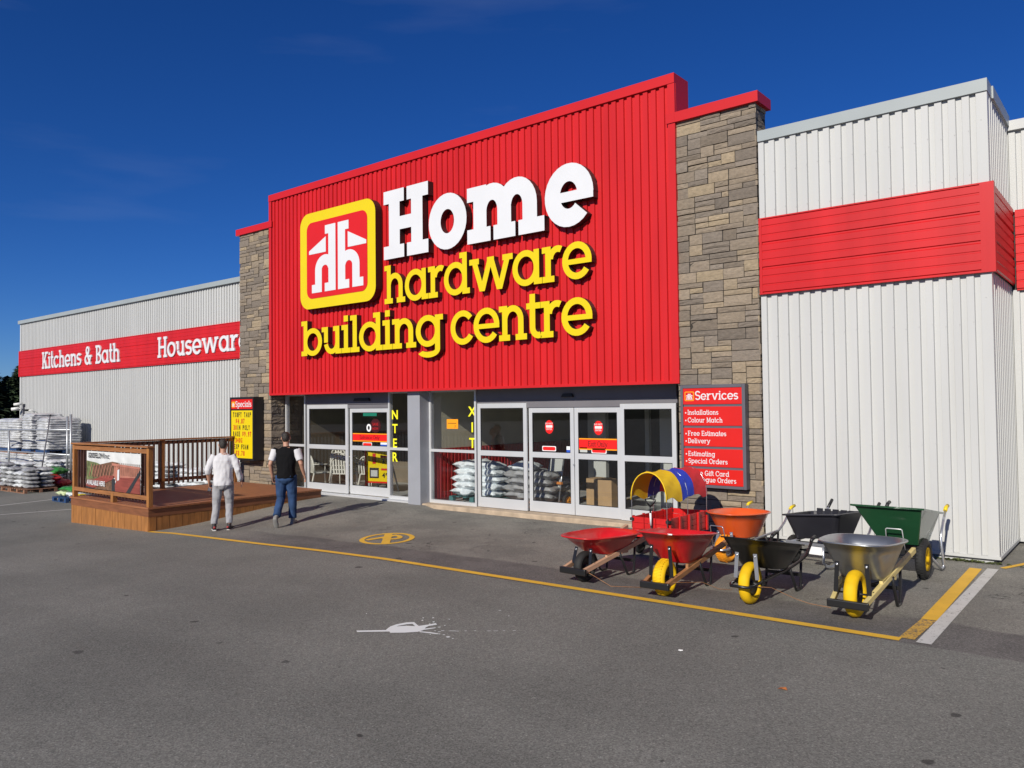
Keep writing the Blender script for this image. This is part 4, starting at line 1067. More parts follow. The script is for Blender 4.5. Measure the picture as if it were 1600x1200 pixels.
# specials board on the left pillar
sp = thing('specials_sign', 'yellow changeable letter board with red header on the left stone pillar', 'sign')
X0, X1, Z0, Z1, FY = -19.62, -18.50, .80, 2.49, -.33
mb = MB(); mb.box(X0, X0 + .05, FY, -.012, Z0, Z1); mb.box(X1 - .045, X1, FY, -.012, Z0, Z1); mb.box(X0 + .05, X1 - .045, FY, -.012, Z1 - .055, Z1); mb.box(X0 + .05, X1 - .045, FY, -.012, Z0, Z0 + .05); mb.box(X0 + .05, X1 - .045, FY + .03, -.012, Z0 + .05, Z1 - .055)
mb.build('sign_cabinet', M['black'], sp, bevel=.006)
mb = MB(); mb.box(X0 + .052, X1 - .047, FY + .012, FY + .029, 2.17, 2.43, 0); emblem_small(mb, X0 + .07, 2.215, .17, FY + .0115, 2, 2, 1)
slab_text(mb, 'Specials', X0 + .26, 2.225, .16, FY + .008, FY + .0115, width=.76, m=1, w=.15, s=.10, xh=.70, o=.09)
mb.build('sign_header', [M['sign_red'], M['sign_white'], M['vinyl_orange']], sp)
mb = MB(); mb.box(X0 + .052, X1 - .047, FY + .012, FY + .029, .855, 2.13, 0); yt = FY + .0115
lines = [('7X8FT TARP', 'kkkkk kkkk', .10), ('$4.87', 'r', .24), ('30IN POLY', 'rrkk kkkk', .13), ('RAKE $9.97', 'kkkk rrrrr', .11), ('340G', 'r', .22), ('EXP FOAM', 'k', .15), ('$3.78', 'r', .24)]
for k, (tx, cl, ind) in enumerate(lines):
    z = 1.955 - k * .172; cw = .089
    for i, ch in enumerate(tx):
        if ch == ' ': continue
        c = cl[i] if len(cl) > 1 else cl
        sans_text(mb, ch, X0 + ind + .065 + i * cw, z, .128, yt - .003, yt, 1 if c == 'k' else 2, 'c', width=(.02 if ch in '.I1' else .060), bold=.035)
mb.build('letter_board', [M['sign_yellow'], M['ink'], M['letter_red']], sp)
# wall camera and flood lamp on the left wing
wc = thing('security_camera', 'white security camera on a bracket at the far corner of the white wing', 'camera', (-41.75, 2.28, 2.32))
mb = MB(); mb.box(-.04, .06, -.05, .03, -.42, .20); mb.build('bracket', M['frame_dark'], wc)
for (dx, dz, r_) in ((-.30, .0, .085), (.0, .22, .07)):
    mb = MB(); mb.tube([(dx + .1, -.10, dz), (dx - .08, -.40, dz - .04)], [r_, r_ * .85], 10); mb.box(min(dx, 0), .03, -.16, -.05, dz - .02, dz + .02); mb.build('housing', M['cam_white'], wc)
wl_ = thing('wall_lamp', 'small dark wall lamp above the wrapped pallets on the white wing', 'lamp', (-40.2, 2.28, 2.12))
mb = MB(); mb.box(-.08, .08, -.06, 0, -.30, .0); mb.tube([(0, -.03, .0), (0, -.20, .10), (-.10, -.34, .10)], .035, 8); mb.build('lamp_arm', M['cam_white'], wl_); mb = MB(); mb.box(-.34, -.05, -.45, -.28, .06, .15); mb.build('lamp_hood', M['black'], wl_)
# sides of the entrance block
mb = MB(); mb.box(-19.55, -18.26, .45, 2.36, -.2, 5.95); mb.box(-6.28, -4.9, .45, 1.95, -.1, 5.95); mb.build('entrance_block_side', M['white_metal'], store)

# ================================================================== timber display deck
DX0, DX1, DY0, DY1, DZ = -19.56, -15.86, -4.42, -.16, .195
deck = thing('timber_deck', 'reddish brown timber display deck with railings beside the entrance', 'deck')
mb = MB(); y = DY0 - .02
while y < DY1 - .02:
    mb.box(DX0 - .03, DX1 + .03, y, min(y + .138, DY1), DZ - .036, DZ); y += .144
mb.build('deck_floor', M['deck'], deck)
mb = MB()
mb.box(DX0, DX1, DY0, DY0 + .04, DZ - .19, DZ - .037); mb.box(DX1 - .04, DX1, DY0 + .04, DY1, DZ - .19, DZ - .037); mb.box(DX0, DX0 + .04, DY0 + .04, DY1, DZ - .19, DZ - .037)
mb.build('fascia', M['deck_dark'], deck)
def skirt(nm, a, b, zb, zt, normal, seed):
    mb = MB(); rnd = random.Random(seed); L = (Vector(b) - Vector(a)).length; d = (Vector(b) - Vector(a)) / L; u = 0
    while u < L - .02:
        w = min(rnd.uniform(.13, .15), L - u); p = Vector(a) + d * u; q = Vector(a) + d * (u + w - .006); o_ = rnd.uniform(0, .005)
        n_ = Vector(normal) * (.02 + o_)
        lo_ = min(zb(p), zb(q)) - .03
        vs = [(p.x, p.y, lo_), (q.x, q.y, lo_), (q.x, q.y, zt), (p.x, p.y, zt)]
        vs = [Vector(v) for v in vs]; vs2 = [v + n_ for v in vs]
        mb.add(vs + vs2, [(4, 5, 6, 7), (0, 3, 2, 1), (0, 1, 5, 4), (1, 2, 6, 5), (2, 3, 7, 6), (3, 0, 4, 7)]); u += w
    return mb.build(nm, M['deck_post'], deck)
gz = lambda p: ground_z(p.x, p.y)
skirt('skirting', (DX0 + .01, DY0 + .03, 0), (DX1 - .01, DY0 + .03, 0), gz, DZ - .19, (0, -1, 0), 1)
skirt('skirting', (DX1 - .03, DY0 + .02, 0), (DX1 - .03, DY1, 0), gz, DZ - .19, (1, 0, 0), 2)
def post(x, y, z0=DZ, z1=1.40, w=.095):
    mb = MB(); mb.box(x - w / 2, x + w / 2, y - w / 2, y + w / 2, z0, z1); return mb.build('post', M['deck_post'], deck, bevel=.006)
RXL = -19.46
post(RXL, DY0 + .05); post(DX1 - .05, DY0 + .05); post(RXL, -2.30); post(RXL, -.28)
mb = MB(); mb.box(-17.55, -17.43, DY0 - .0, DY0 + .09, DZ, .395); mb.build('post', M['deck_post'], deck)
mb = MB()
mb.box(RXL - .07, DX1 + .02, DY0 - .03, DY0 + .115, 1.401, 1.437); mb.box(RXL - .07, RXL + .07, DY0 + .116, -.2, 1.401, 1.437)
mb.build('rail_cap', M['deck_rail'], deck, bevel=.005)
for z0, z1 in ((1.285, 1.372), (.34, .425)):
    mb = MB(); mb.box(RXL + .048, DX1 - .098, DY0 + .005, DY0 + .045, z0, z1); mb.build('rail', M['deck_rail'], deck)
    mb = MB(); mb.box(RXL - .02, RXL + .02, DY0 + .1, -2.348, z0 + .02, z1 + .02); mb.box(RXL - .02, RXL + .02, -2.252, -.328, z0 + .02, z1 + .02); mb.build('rail', M['deck_rail'], deck)
x = RXL + .16
while x < DX1 - .15:
    mb = MB(); mb.box(x - .018, x + .018, DY0 + .047, DY0 + .083, .30, 1.39); mb.build('baluster', M['baluster'], deck); x += .145
y = DY0 + .22
while y < -.38:
    if abs(y + 2.30) > .08:
        mb = MB(); mb.box(RXL + .021, RXL + .057, y - .018, y + .018, .30, 1.395); mb.build('baluster', M['baluster'], deck)
    y += .128
# banner tied to the front rail
bn = thing('deck_banner', 'printed banner showing a red brown deck tied to the front railing of the timber deck', 'banner')
BX0, BX1, BZ0, BZ1, BYF = -18.70, -16.17, .445, 1.27, DY0 - .012
def nonc(poly): return poly
BM = [mat('banner_sky', (.62, .63, .62), .5, var=.12, vscale=4), mat('banner_deck', (.24, .055, .040), .5, var=.25, vscale=2, stretch=(1, 1, 12)), mat('banner_brown', (.16, .085, .05), .5, var=.4, vscale=9), mat('banner_leaf', (.13, .15, .06), .5, var=.6, vscale=10), mat('banner_dark', (.03, .032, .035), .5), mat('banner_pink', (.42, .17, .12), .5, var=.2, vscale=5), M['sign_white'], M['ink']]
mb = MB(); mb.box(BX0, BX1, BYF, BYF + .004, BZ0, BZ1, 0); W_, H_ = BX1 - BX0, BZ1 - BZ0
lay_ = [0]
def bp(pts, m):
    lay_[0] += 1; y_ = BYF - .0006 * lay_[0]
    mb.add([(BX0 + u * W_, y_, BZ0 + v * H_) for u, v in pts], [tuple(range(len(pts)))], m)
bp([(0, 0), (.52, 0), (.52, .34), (0, .30)], 2)
bp([(0, .22), (.32, .34), (.34, .62), (.2, .70), (0, .74)], 3)
bp([(.12, .30), (.55, .34), (.62, .74), (.5, .76), (.12, .60)], 2)
bp([(.50, .35), (1, .40), (1, .66), (.55, .70)], 5)
for k in range(14): bp([(.52 + k * .035, .42), (.53 + k * .035, .42), (.53 + k * .035, .74), (.52 + k * .035, .74)], 2)
bp([(.50, .66), (1, .62), (1, .67), (.50, .72)], 5)
bp([(.52, 0), (1, 0), (1, .40), (.60, .36)], 1)
bp([(.12, 0), (.52, .30), (.54, .40), (.34, .38), (0, .12), (0, 0)], 1)
bp([(.50, .0), (.56, .0), (.55, .32), (.50, .30)], 4)
bp([(.56, .28), (.60, .28), (.63, .62), (.57, .62)], 5)
bp([(.60, .28), (.635, .30), (.64, .58), (.605, .55)], 6)
bp([(.76, .0), (.83, .0), (1, .48), (1, .60)], 4)
bp([(.0, .0), (.22, .0), (.0, .05)], 4)
for k in range(8): bp([(.06 + k * .055, .33), (.068 + k * .055, .33), (.12 + k * .055, .66), (.112 + k * .055, .66)], 5)
y_ = BYF - .0006 * (lay_[0] + 2)
slab_text(mb, 'ecl', 0, 0, .0001, y_, y_, m=0) if False else None
sans_text(mb, 'GOODFELLOW', BX0 + .05 * W_, BZ0 + .83 * H_, .11, y_, y_, 7, width=.72, bold=.025)
sans_text(mb, 'Inc', BX0 + .35 * W_, BZ0 + .83 * H_, .12, y_, y_, 7, width=.27)
sans_text(mb, 'AVAILABLE HERE', BX0 + .02 * W_, BZ0 + .10 * H_, .105, y_, y_, 6, width=.90, bold=.03)
mb.build('banner_sheet', BM, bn)
mb = MB()
for x in (BX0 + .02, BX1 - .02):
    for z in (BZ0 + .02, BZ1 - .02): mb.tube([(x, BYF - .002, z), (x, DY0 + .06, z + .01)], .006, 6)
mb.build('ties', M['ink'], bn)

# ================================================================== wheelbarrows
def wheel(parent, c, r, w, tyre, rim, name='wheel', tread=True, axis='x', hubw=None):
    """tyre and rim about an axis through c"""
    ri = r * .55; prof = []
    for k in range(14):
        t = 2 * math.pi * k / 14
        prof.append((w / 2 * math.sin(t), (r + ri) / 2 + (r - ri) / 2 * math.cos(t) * (1 if math.cos(t) < 0 else .98)))
    mb = MB(); mb.lathe(prof, c, axis, 30, 0)
    if tread:
        for k in range(36):
            a = 2 * math.pi * k / 36
            for sgn in (-1, 1):
                b = a + sgn * .04; d = Vector((0, math.cos(b), math.sin(b))); tt = Vector((0, -math.sin(b), math.cos(b))); X = Vector((1, 0, 0))
                p = Vector(c) + d * (r * .985) + X * (sgn * w * .15)
                mb.beam(p - X * w * .11, p + X * w * .11, r * .08, r * .045, 0, d)
    wh = mb.build(name, tyre, parent)
    mb = MB(); hw = hubw or w * .30
    mb.lathe([(-hw, ri * 1.04), (-hw * .5, ri * .8), (-hw * .4, ri * .3), (-hw * 1.2, ri * .26), (-hw * 1.2, .0001), (hw * 1.2, .0001), (hw * 1.2, ri * .26), (hw * .4, ri * .3), (hw * .5, ri * .8), (hw, ri * 1.04)], c, axis, 24, 0, closed=True)
    mb.build('rim', rim, wh)
    return wh
def sring(cy, hl, hw, zf, zr, y0, y1, n=44, e=3.2, front=1.0, dz=0.0):
    """rounded outline in plan; z slopes from zf at y0 to zr at y1; front <1 narrows the front"""
    out = []
    for k in range(n):
        t = 2 * math.pi * k / n; c, s = math.cos(t), math.sin(t)
        u = math.copysign(abs(c) ** (2 / e), c); v = math.copysign(abs(s) ** (2 / e), s)
        y = cy + hl * v; wf = 1 - (1 - front) * max(0, (-v + .2) / 1.2)
        z = zf + (zr - zf) * (y - y0) / (y1 - y0) + dz
        out.append((hw * u * wf, y, z))
    return out
def tray_mesh(mb, f0, f1, W, zf, zr, b0, b1, BW, zbf, zbr, e=3.2, front=.86, lip=.022, th=.005):
    rings_ = []
    def rg(t, inset=0, dz=0):
        a0, a1 = b0 + (f0 - b0) * t, b1 + (f1 - b1) * t
        hw = BW / 2 + (W / 2 - BW / 2) * t - inset
        return sring((a0 + a1) / 2, (a1 - a0) / 2 - inset, hw, zbf + (zf - zbf) * t, zbr + (zr - zbr) * t, a0, a1, e=e - .6 * t, front=1 - (1 - front) * t, dz=dz)
    for t in (0, .06, .35, .7, 1): rings_.append(rg(t if t != .06 else .05, 0, 0 if t else 0))
    rings_.append(rg(1.0, -lip, -.012)); rings_.append(rg(1.0, -lip - .004, -.002)); rings_.append(rg(1.0, -lip, .005)); rings_.append(rg(1.0, th, .005))
    for t in (.7, .35, .06): rings_.append(rg(t, th, 0))
    rings_.append(rg(.0, th + .02, .012))
    mb.loft(rings_, 0, True, True, True)
def barrow(name, label, loc, yaw, tray, tyre, rim, handle, p, tread=True):
    """wheelbarrow: wheel contact at the origin, handles towards +y"""
    s = p.get('s', 1.0)
    t = thing(name, label, 'wheelbarrow', (loc[0], loc[1], ground_z(*loc)), -R(yaw), 'wheelbarrows and carts set out for sale')
    r = p.get('r', .21); w = p.get('tw', .13)
    wheel(t, (0, 0, r), r, w, tyre, rim, tread=tread)
    mb = MB(); tray_mesh(mb, *p['rim'], *p['bot'], e=p.get('e', 3.0), front=p.get('front', .86)); mb.build('tray', tray, t)
    (nx_, ny, nz), (ex, ey, ez) = p['nose'], p['end']
    if handle != 'tube':
        for sg in (-1, 1):
            mb = MB(); mb.beam((sg * nx_, ny, nz), (sg * ex, ey, ez), .044, .060)
            mb.build('handle', handle, t, bevel=.006)
            hz = lambda y: nz + (ez - nz) * (y - ny) / (ey - ny); hx = lambda y: nx_ + (ex - nx_) * (y - ny) / (ey - ny)
            # wedge under the tray
            mb = MB(); ya, yb = b_ = (p['bot'][0] + .02, p['bot'][1] - .02)
            mb.add([(sg * hx(ya) - .016, ya, hz(ya) + .024), (sg * hx(ya) + .016, ya, hz(ya) + .024), (sg * hx(yb) + .016, yb, hz(yb) + .024), (sg * hx(yb) - .016, yb, hz(yb) + .024),
                    (sg * hx(ya) - .016, ya, p['bot'][3] - .004), (sg * hx(ya) + .016, ya, p['bot'][3] - .004), (sg * hx(yb) + .016, yb, p['bot'][4] - .004), (sg * hx(yb) - .016, yb, p['bot'][4] - .004)],
                   [(0, 1, 2, 3), (4, 7, 6, 5), (0, 4, 5, 1), (1, 5, 6, 2), (2, 6, 7, 3), (3, 7, 4, 0)]); mb.build('wedge', handle, t)
        mb = MB(); mb.box(-nx_ - .045, nx_ + .045, ny - .035, ny + .012, nz - .045, nz + .032); mb.build('nose_guard', M['black_steel'], t, bevel=.01)
    else:
        hz = lambda y: nz + (ez * .62 - nz) * (y - ny) / (ey - ny); hx = lambda y: nx_ + (ex - nx_) * (y - ny) / (ey - ny)
        hm_ = p.get('handle_mat', M['black_steel'])
        mb = MB(); left = []
        yb = p['bot'][1]
        side = [(nx_ * .75, ny - .03, nz), (nx_, ny + .04, nz + .005), (nx_ * 1.02, ny + .2, hz(ny + .2)), (hx(yb), yb, hz(yb)), (ex, yb + .22, hz(yb) + .06), (ex, ey - .30, ez * .70), (ex, ey - .12, ez - .03), (ex, ey - .10, ez - .02)]
        mb.tube([(-a, b, c) for a, b, c in reversed(side)] + side, .0165, 10); mb.build('handle_frame', hm_, t)
        for sg in (-1, 1):
            mb = MB(); mb.tube([(sg * ex, ey - .14, ez - .03), (sg * ex, ey - .10, ez - .008), (sg * ex, ey, ez + .01)], [.019, .023, .022], 10); mb.build('grip', p.get('grip', M['black']), t)
    # front braces
    for sg in (-1, 1):
        bx = p.get('brx', .10); mb = MB(); z1 = p.get('brz', .50); y1 = p.get('bry', -.09)
        mb.beam((sg * (bx + .02), ny + .16, nz + .05), (sg * bx, y1, z1), .042, .007, 0, (0, -1, .2)); 
        bo = MB(); bo.lathe([(-.006, .0001), (-.006, .013), (.004, .013), (.004, .0001)], (sg * bx, y1 - .010, z1 - .028), 'y', 10); bo.build('bolt', M['steel_tube'], t)
        mb.build('front_brace', p.get('brace_mat', M['black_steel']), t)
    # axle and brackets
    mb = MB(); mb.tube([(-nx_ - .01, 0, r), (nx_ + .01, 0, r)], .010, 8)
    for sg in (-1, 1): mb.beam((sg * hx(.0), 0, r - .02), (sg * hx(0), 0, hz(0) + .03), .05, .012, 0, (1, 0, 0))
    mb.build('axle', M['black_steel'], t)
    # legs: a bent bar on each side plus cross brace
    ly = p.get('legy', .72)
    for sg in (-1, 1):
        mb = MB(); lx = hx(ly) + .0
        mb.tube([(sg * lx, ly - .22, hz(ly - .22)), (sg * lx, ly - .05, .03), (sg * lx, ly - .02, .013), (sg * lx, ly + .07, .013), (sg * lx, ly + .10, .03), (sg * lx, ly + .13, hz(ly + .13))], [(.016, .016)] * 6, 8)
        mb.build('leg', M['black_steel'], t)
    mb = MB(); mb.beam((-hx(ly), ly + .10, .17), (hx(ly), ly + .10, .17), .006, .04); mb.tube([(-hx(ly), ly + .1, .10), (hx(ly), ly - .2, hz(ly - .2) - .02)], .008, 6)
    mb.build('leg_brace', M['black_steel'], t)
    return t
B_red1 = barrow('wheelbarrow', 'low red steel tray wheelbarrow with black tyre, leftmost of the row', (-5.545, -4.01), 3, M['red_tray'], M['rubber'], M['black_steel'], M['peach_wood'],
    dict(r=.19, tw=.115, rim=(-.22, .92, .69, .57, .53), bot=(.18, .64, .36, .32, .30), nose=(.15, -.23, .175), end=(.26, 1.32, .50), legy=.66, front=.86, e=4.0, brz=.42, bry=-.02, brx=.11), tread=False)
B_red2 = barrow('wheelbarrow', 'red steel tray wheelbarrow with fat yellow tyre and brown wooden handles', (-4.40, -4.09), -3, M['red_tray'], M['yellow_tyre'], M['black_steel'], M['handle_wood'],
    dict(r=.205, tw=.15, rim=(-.18, .84, .72, .73, .62), bot=(.20, .64, .36, .34, .31), e=4.4, nose=(.13, -.25, .165), end=(.27, 1.22, .46), legy=.70, front=.84, brz=.58, bry=-.10, brx=.11))
B_blk = barrow('wheelbarrow', 'black poly tray wheelbarrow with smooth yellow tyre and black tube handles', (-3.465, -3.91), 0, M['black_tray'], M['yellow_tyre'], M['black_steel'], 'tube',
    dict(r=.225, tw=.12, rim=(-.20, .86, .70, .73, .54), bot=(.18, .66, .40, .36, .29), nose=(.125, -.26, .235), end=(.24, 1.38, .55), legy=.86, front=.84, brz=.56, bry=-.10, brx=.10, brace_mat=M['steel_tube'], e=4.4), tread=False)
B_sil = barrow('wheelbarrow', 'shiny galvanised tray wheelbarrow with yellow tyre and pale wooden handles', (-2.405, -3.83), -1, M['zinc'], M['yellow_tyre'], M['rubber'], M['pale_wood'],
    dict(r=.235, tw=.13, rim=(-.22, .78, .74, .76, .705), bot=(.18, .62, .40, .35, .30), nose=(.15, -.26, .185), end=(.30, 1.22, .52), legy=.68, front=.86, brz=.56, bry=-.10, brx=.14, e=4.2), tread=False)
mb = MB(); mb.box(.10, .19, -.197, -.190, .722, .736); mb.build('tray_label', M['vinyl_white'], B_red2)
# stickers on the galvanised tray
mb = MB(); mb.box(-.02, .055, .775, .782, .575, .592); mb.box(.065, .20, .775, .782, .575, .605); mb.build('tray_label', M['vinyl_white'], B_sil)
# twine tying the barrows
for b_, pts in ((B_red1, [(.14, -.2, .19), (.25, -.1, .1), (.42, -.05, .012), (.75, .15, .01)]), (B_red2, [(.13, -.2, .2), (.22, .0, .17), (.30, .35, .12), (.42, .55, .02), (.55, .62, .012)]), (B_blk, [(.10, -.2, .235), (.22, .02, .2), (.40, .25, .06), (.52, .33, .012), (.75, .30, .01)])):
    mb = MB(); mb.tube(pts, .0028, 6); mb.build('twine', M['handle_wood'], b_)

# orange barrow at the back
t = barrow('wheelbarrow', 'orange poly tray wheelbarrow with orange tyre and steel tube handles with yellow grips', (-4.63, -1.93), 8, M['orange_tray'], M['orange_tyre'], M['steel_tube'], 'tube',
    dict(r=.185, tw=.17, rim=(-.14, .80, .72, .67, .64), bot=(.12, .60, .44, .32, .32), nose=(.12, -.20, .20), end=(.34, 1.28, .67), legy=.80, front=.9, brz=.42, bry=-.02, brx=.10, handle_mat=M['steel_tube'], grip=M['yellow_grip'], brace_mat=M['steel_tube'], e=3.0))
mb = MB(); mb.tube([(-.11, -.14, .21), (-.10, -.22, .50), (-.085, -.22, .515), (.085, -.22, .515), (.10, -.22, .50), (.11, -.14, .21)], .007, 8); mb.build('dump_bar', M['steel_tube'], t)

# charcoal two-wheel cart
cc = thing('garden_cart', 'deep charcoal poly cart on steel tube frame between orange barrow and green cart', 'garden cart', (-3.45, -1.45, ground_z(-3.45, -1.45)), -R(6), 'wheelbarrows and carts set out for sale')
def frustum(mb, top, bot, zt, zb, lip=.03, th=.012, r=.05, tilt=(0, 0)):
    """open box with sloped sides; top/bot = (x0,x1,y0,y1)"""
    def rg(rect, z, ins=0, rr=r):
        x0, x1, y0, y1 = rect; x0 += ins; x1 -= ins; y0 += ins; y1 -= ins
        pts = rrect(x0, y0, x1, y1, max(.004, rr), 3)
        return [(a, b, z + tilt[0] * (a - (x0 + x1) / 2) + tilt[1] * (b - (y0 + y1) / 2)) for a, b in pts]
    lerp = lambda f: tuple(bot[i] + (top[i] - bot[i]) * f for i in range(4))
    R_ = [rg(bot, zb), rg(lerp(.5), (zb + zt) / 2), rg(lerp(.97), zt - .01), rg(top, zt - .022, -lip), rg(top, zt, -lip), rg(top, zt, th), rg(lerp(.5), (zb + zt) / 2 + .005, th), rg(bot, zb + .015, th)]
    mb.loft(R_, 0, False, True, True)
mb = MB(); frustum(mb, (-.40, .34, -.38, .46), (-.32, .24, -.22, .34), .70, .37, .025, .015, .07, (.08, -.05)); mb.build('tray', M['charcoal_tray'], cc, bevel=.006)
mb = MB()
for k in range(5): mb.box(-.30 + k * .11, -.22 + k * .11, .425, .447, .62, .70)
mb.build('tool_slots', M['charcoal_tray'], cc)
for sg in (-1, 1):
    wheel(cc, (sg * .40 - .02, -.05, .19), .19, .09, M['rubber'], M['black'], tread=False)
    mb = MB(); mb.tube([(sg * .33, -.30, .33), (sg * .33, .45, .33), (sg * .33, .62, .40), (sg * .33, .86, .66), (sg * .33, .92, .70)], .016, 10); mb.build('handle', M['steel_tube'], cc)
    mb = MB(); mb.tube([(sg * .33, .86, .66), (sg * .33, 1.0, .76)], .022, 10); mb.build('grip', M['black'], cc)
mb = MB(); mb.beam((-.40, -.31, .325), (.36, -.31, .325), .02, .035); mb.build('frame', M['steel_tube'], cc)
mb = MB(); mb.tube([(.10, -.30, .31), (.10, -.30, .10), (.13, -.26, .05), (.17, -.20, .05), (.30, .0, .18), (.34, .1, .30)], .018, 10); mb.build('leg', M['steel_tube'], cc)
mb = MB(); mb.box(-.07, .10, -.335, -.322, .20, .30); mb.build('tag_card', M['vinyl_white'], cc)
mb = MB(); mb.tube([(-.42, -.05, .19), (.40, -.05, .19)], .012, 8); mb.build('axle', M['black_steel'], cc)
# green dump cart
gc = thing('garden_cart', 'big green square dump cart with black tyres and yellow hubs by the white wall', 'garden cart', (-2.52, -1.55, ground_z(-2.52, -1.55)), 0, 'wheelbarrows and carts set out for sale')
mb = MB(); frustum(mb, (-.41, .355, -.46, .55), (-.17, .255, -.20, .28), .835, .40, .03, .008, .012, (0, -.15)); mb.build('tray', M['green_tray'], gc)
for sg, xx in ((-1, -.24), (1, .265)):
    wheel(gc, (xx, -.0, .245), .245, .115, M['rubber'], M['yellow_tyre'], hubw=.052, tread=True)
    hx_ = -.36 if sg < 0 else .335
    mb = MB(); mb.tube([(hx_ * .55, .22, .37), (hx_ * .9, .50, .12), (hx_, .62, .03), (hx_ * 1.02, .70, .035), (hx_ * 1.04, .70, .08), (hx_, .62, .42), (hx_, .70, .52), (hx_ * 1.02, .93, .745)], .0165, 10)
    mb.build('handle', M['steel_tube'], gc)
    mb = MB(); mb.tube([(hx_ * 1.02, .91, .735), (hx_ * 1.02, .96, .77), (hx_ * 1.02, 1.06, .785)], .024, 10); mb.build('grip', M['yellow_grip'] if sg > 0 else M['black'], gc)
mb = MB(); mb.tube([(-.24, 0, .245), (.30, 0, .245)], .014, 8); mb.box(-.16, .20, -.05, .05, .28, .405); mb.beam((-.2, -.15, .41), (-.2, .3, .38), .03, .04); mb.beam((.2, -.15, .41), (.2, .3, .38), .03, .04); mb.build('chassis', M['black_steel'], gc)
mb = MB(); mb.tube([(-.06, -.345, .39), (-.05, -.43, .635), (-.035, -.435, .645), (.115, -.435, .645), (.13, -.43, .635), (.14, -.345, .39)], .007, 8); mb.build('dump_bar', M['alu'], gc)

# ================================================================== covered toy wagon
wg = thing('toy_wagon', 'red slatted toy wagon with arched yellow, blue and red canopy by the pillar', 'toy wagon', (-5.63, -1.62, ground_z(-5.6, -1.6)), R(-1), 'wheelbarrows and carts set out for sale')
WW, WL = .28, .58
mb = MB(); mb.box(-WW, WW, -WL, WL, .27, .30); mb.build('wagon_bed', M['wagon_red'], wg)
for nm, a in (('front', -1), ('back', 1)):
    mb = MB()
    for k in range(3):
        for i in range(3): mb.box(-WW + i * .19, -WW + .18 + i * .19, a * WL - .012, a * WL + .012, .305 + k * .085, .385 + k * .085)
    mb.build('slat_panel', M['wagon_red'], wg)
for sg in (-1, 1):
    mb = MB()
    for k in range(3):
        for i in range(4): mb.box(sg * WW - .011, sg * WW + .011, -WL + .03 + i * .285, -WL + .29 + i * .285, .305 + k * .085, .385 + k * .085)
    for i in range(5): mb.box(sg * (WW + .02) - .012, sg * (WW + .02) + .012, -WL + .02 + i * .28, -WL + .06 + i * .28, .27, .565)
    mb.build('slat_panel', M['wagon_red'], wg)
for sg in (-1, 1):
    for yy in (-WL, WL):
        mb = MB(); mb.box(sg * (WW + .01) - .03, sg * (WW + .01) + .03, yy - .03, yy + .03, .50, .54); mb.build('corner_clip', M['black'], wg)
mb = MB()
for k in range(5): mb.box(-.2 + k * .09, -.15 + k * .09, -.3 + k * .13, -.28 + k * .13, .42, .44)
mb.build('staples', M['alu'], wg)
for sg in (-1, 1):
    for yy in (-.40, .40): wheel(wg, (sg * (WW + .01), yy, .145), .145, .07, M['rubber'], M['black'], tread=False)
for a in (-.4, .4):
    mb = MB(); mb.box(-WW + .02, WW - .02, a - .03, a + .03, .13, .268); mb.build('axle', M['black_steel'], wg)
def arch_pts(y, hw, zb, zt, n=14):
    return [(hw * math.cos(math.pi * (1 - k / n)), y, zb + (zt - zb) * math.sin(math.pi * k / n) ** .85) for k in range(n + 1)]
secs = [(-.62, 'cloth_yellow'), (-.16, 'cloth_blue'), (.20, 'cloth_red'), (.62, None)]
rnd = random.Random(4)
for (ya, mt), (yb, _) in zip(secs[:-1], secs[1:]):
    mb = MB(); rows_ = []; NY = 8
    for j in range(NY + 1):
        y = ya + (yb - ya) * j / NY; sag = -.006 * math.sin(math.pi * j / NY)
        zb = .81 + .03 * math.sin(y * 9)
        row = []
        for k, (x_, y_, z_) in enumerate(arch_pts(y, .29 + sag * .6, zb, 1.208 + sag, 16)):
            wv = .022 * math.sin(k * 1.9 + j * .9) * (1 if 0 < j < NY else .2)
            row.append((x_ * (1 + wv), y_, z_ + wv * .8))
        rows_.append(row)
    inner = [[(x_ * .985, y_, z_ - .004) for x_, y_, z_ in row] for row in rows_]
    n_ = 17
    for rr, fl in ((rows_, 0), (inner, 1)):
        mb.add([p for row in rr for p in row], [(j * n_ + i, j * n_ + i + 1, (j + 1) * n_ + i + 1, (j + 1) * n_ + i) for j in range(NY) for i in range(n_ - 1)], 0, True)
    mb.build('canopy_cloth', M[mt], wg)
for y in (-.61, 0.0, .60):
    mb = MB(); mb.tube([(-.285, y, .40)] + arch_pts(y, .285, .81, 1.196) + [(.285, y, .40)], .006, 6); mb.build('canopy_hoop', M['steel_tube'], wg)
mb = MB(); mb.tube(arch_pts(-.623, .288, .80, 1.203, 16), .009, 6); mb.build('canopy_edge', M['cloth_yellow'], wg)
mb = MB(); mb.tube([(.04, -.60, .20), (.045, -.64, .46)], .012, 8, 0); mb.tube([(.045, -.64, .46), (.055, -.67, .64)], .015, 8, 1); mb.tube([(.055, -.67, .64), (.06, -.68, .73)], .012, 8, 0)
mb.tube([(.06, -.68, .73), (.0, -.69, .80), (-.01, -.69, .83), (.07, -.69, .845), (.15, -.69, .83), (.14, -.69, .80), (.06, -.68, .73)], .012, 8, 0)
mb.build('pull_handle', [M['black'], M['vinyl_white']], wg)

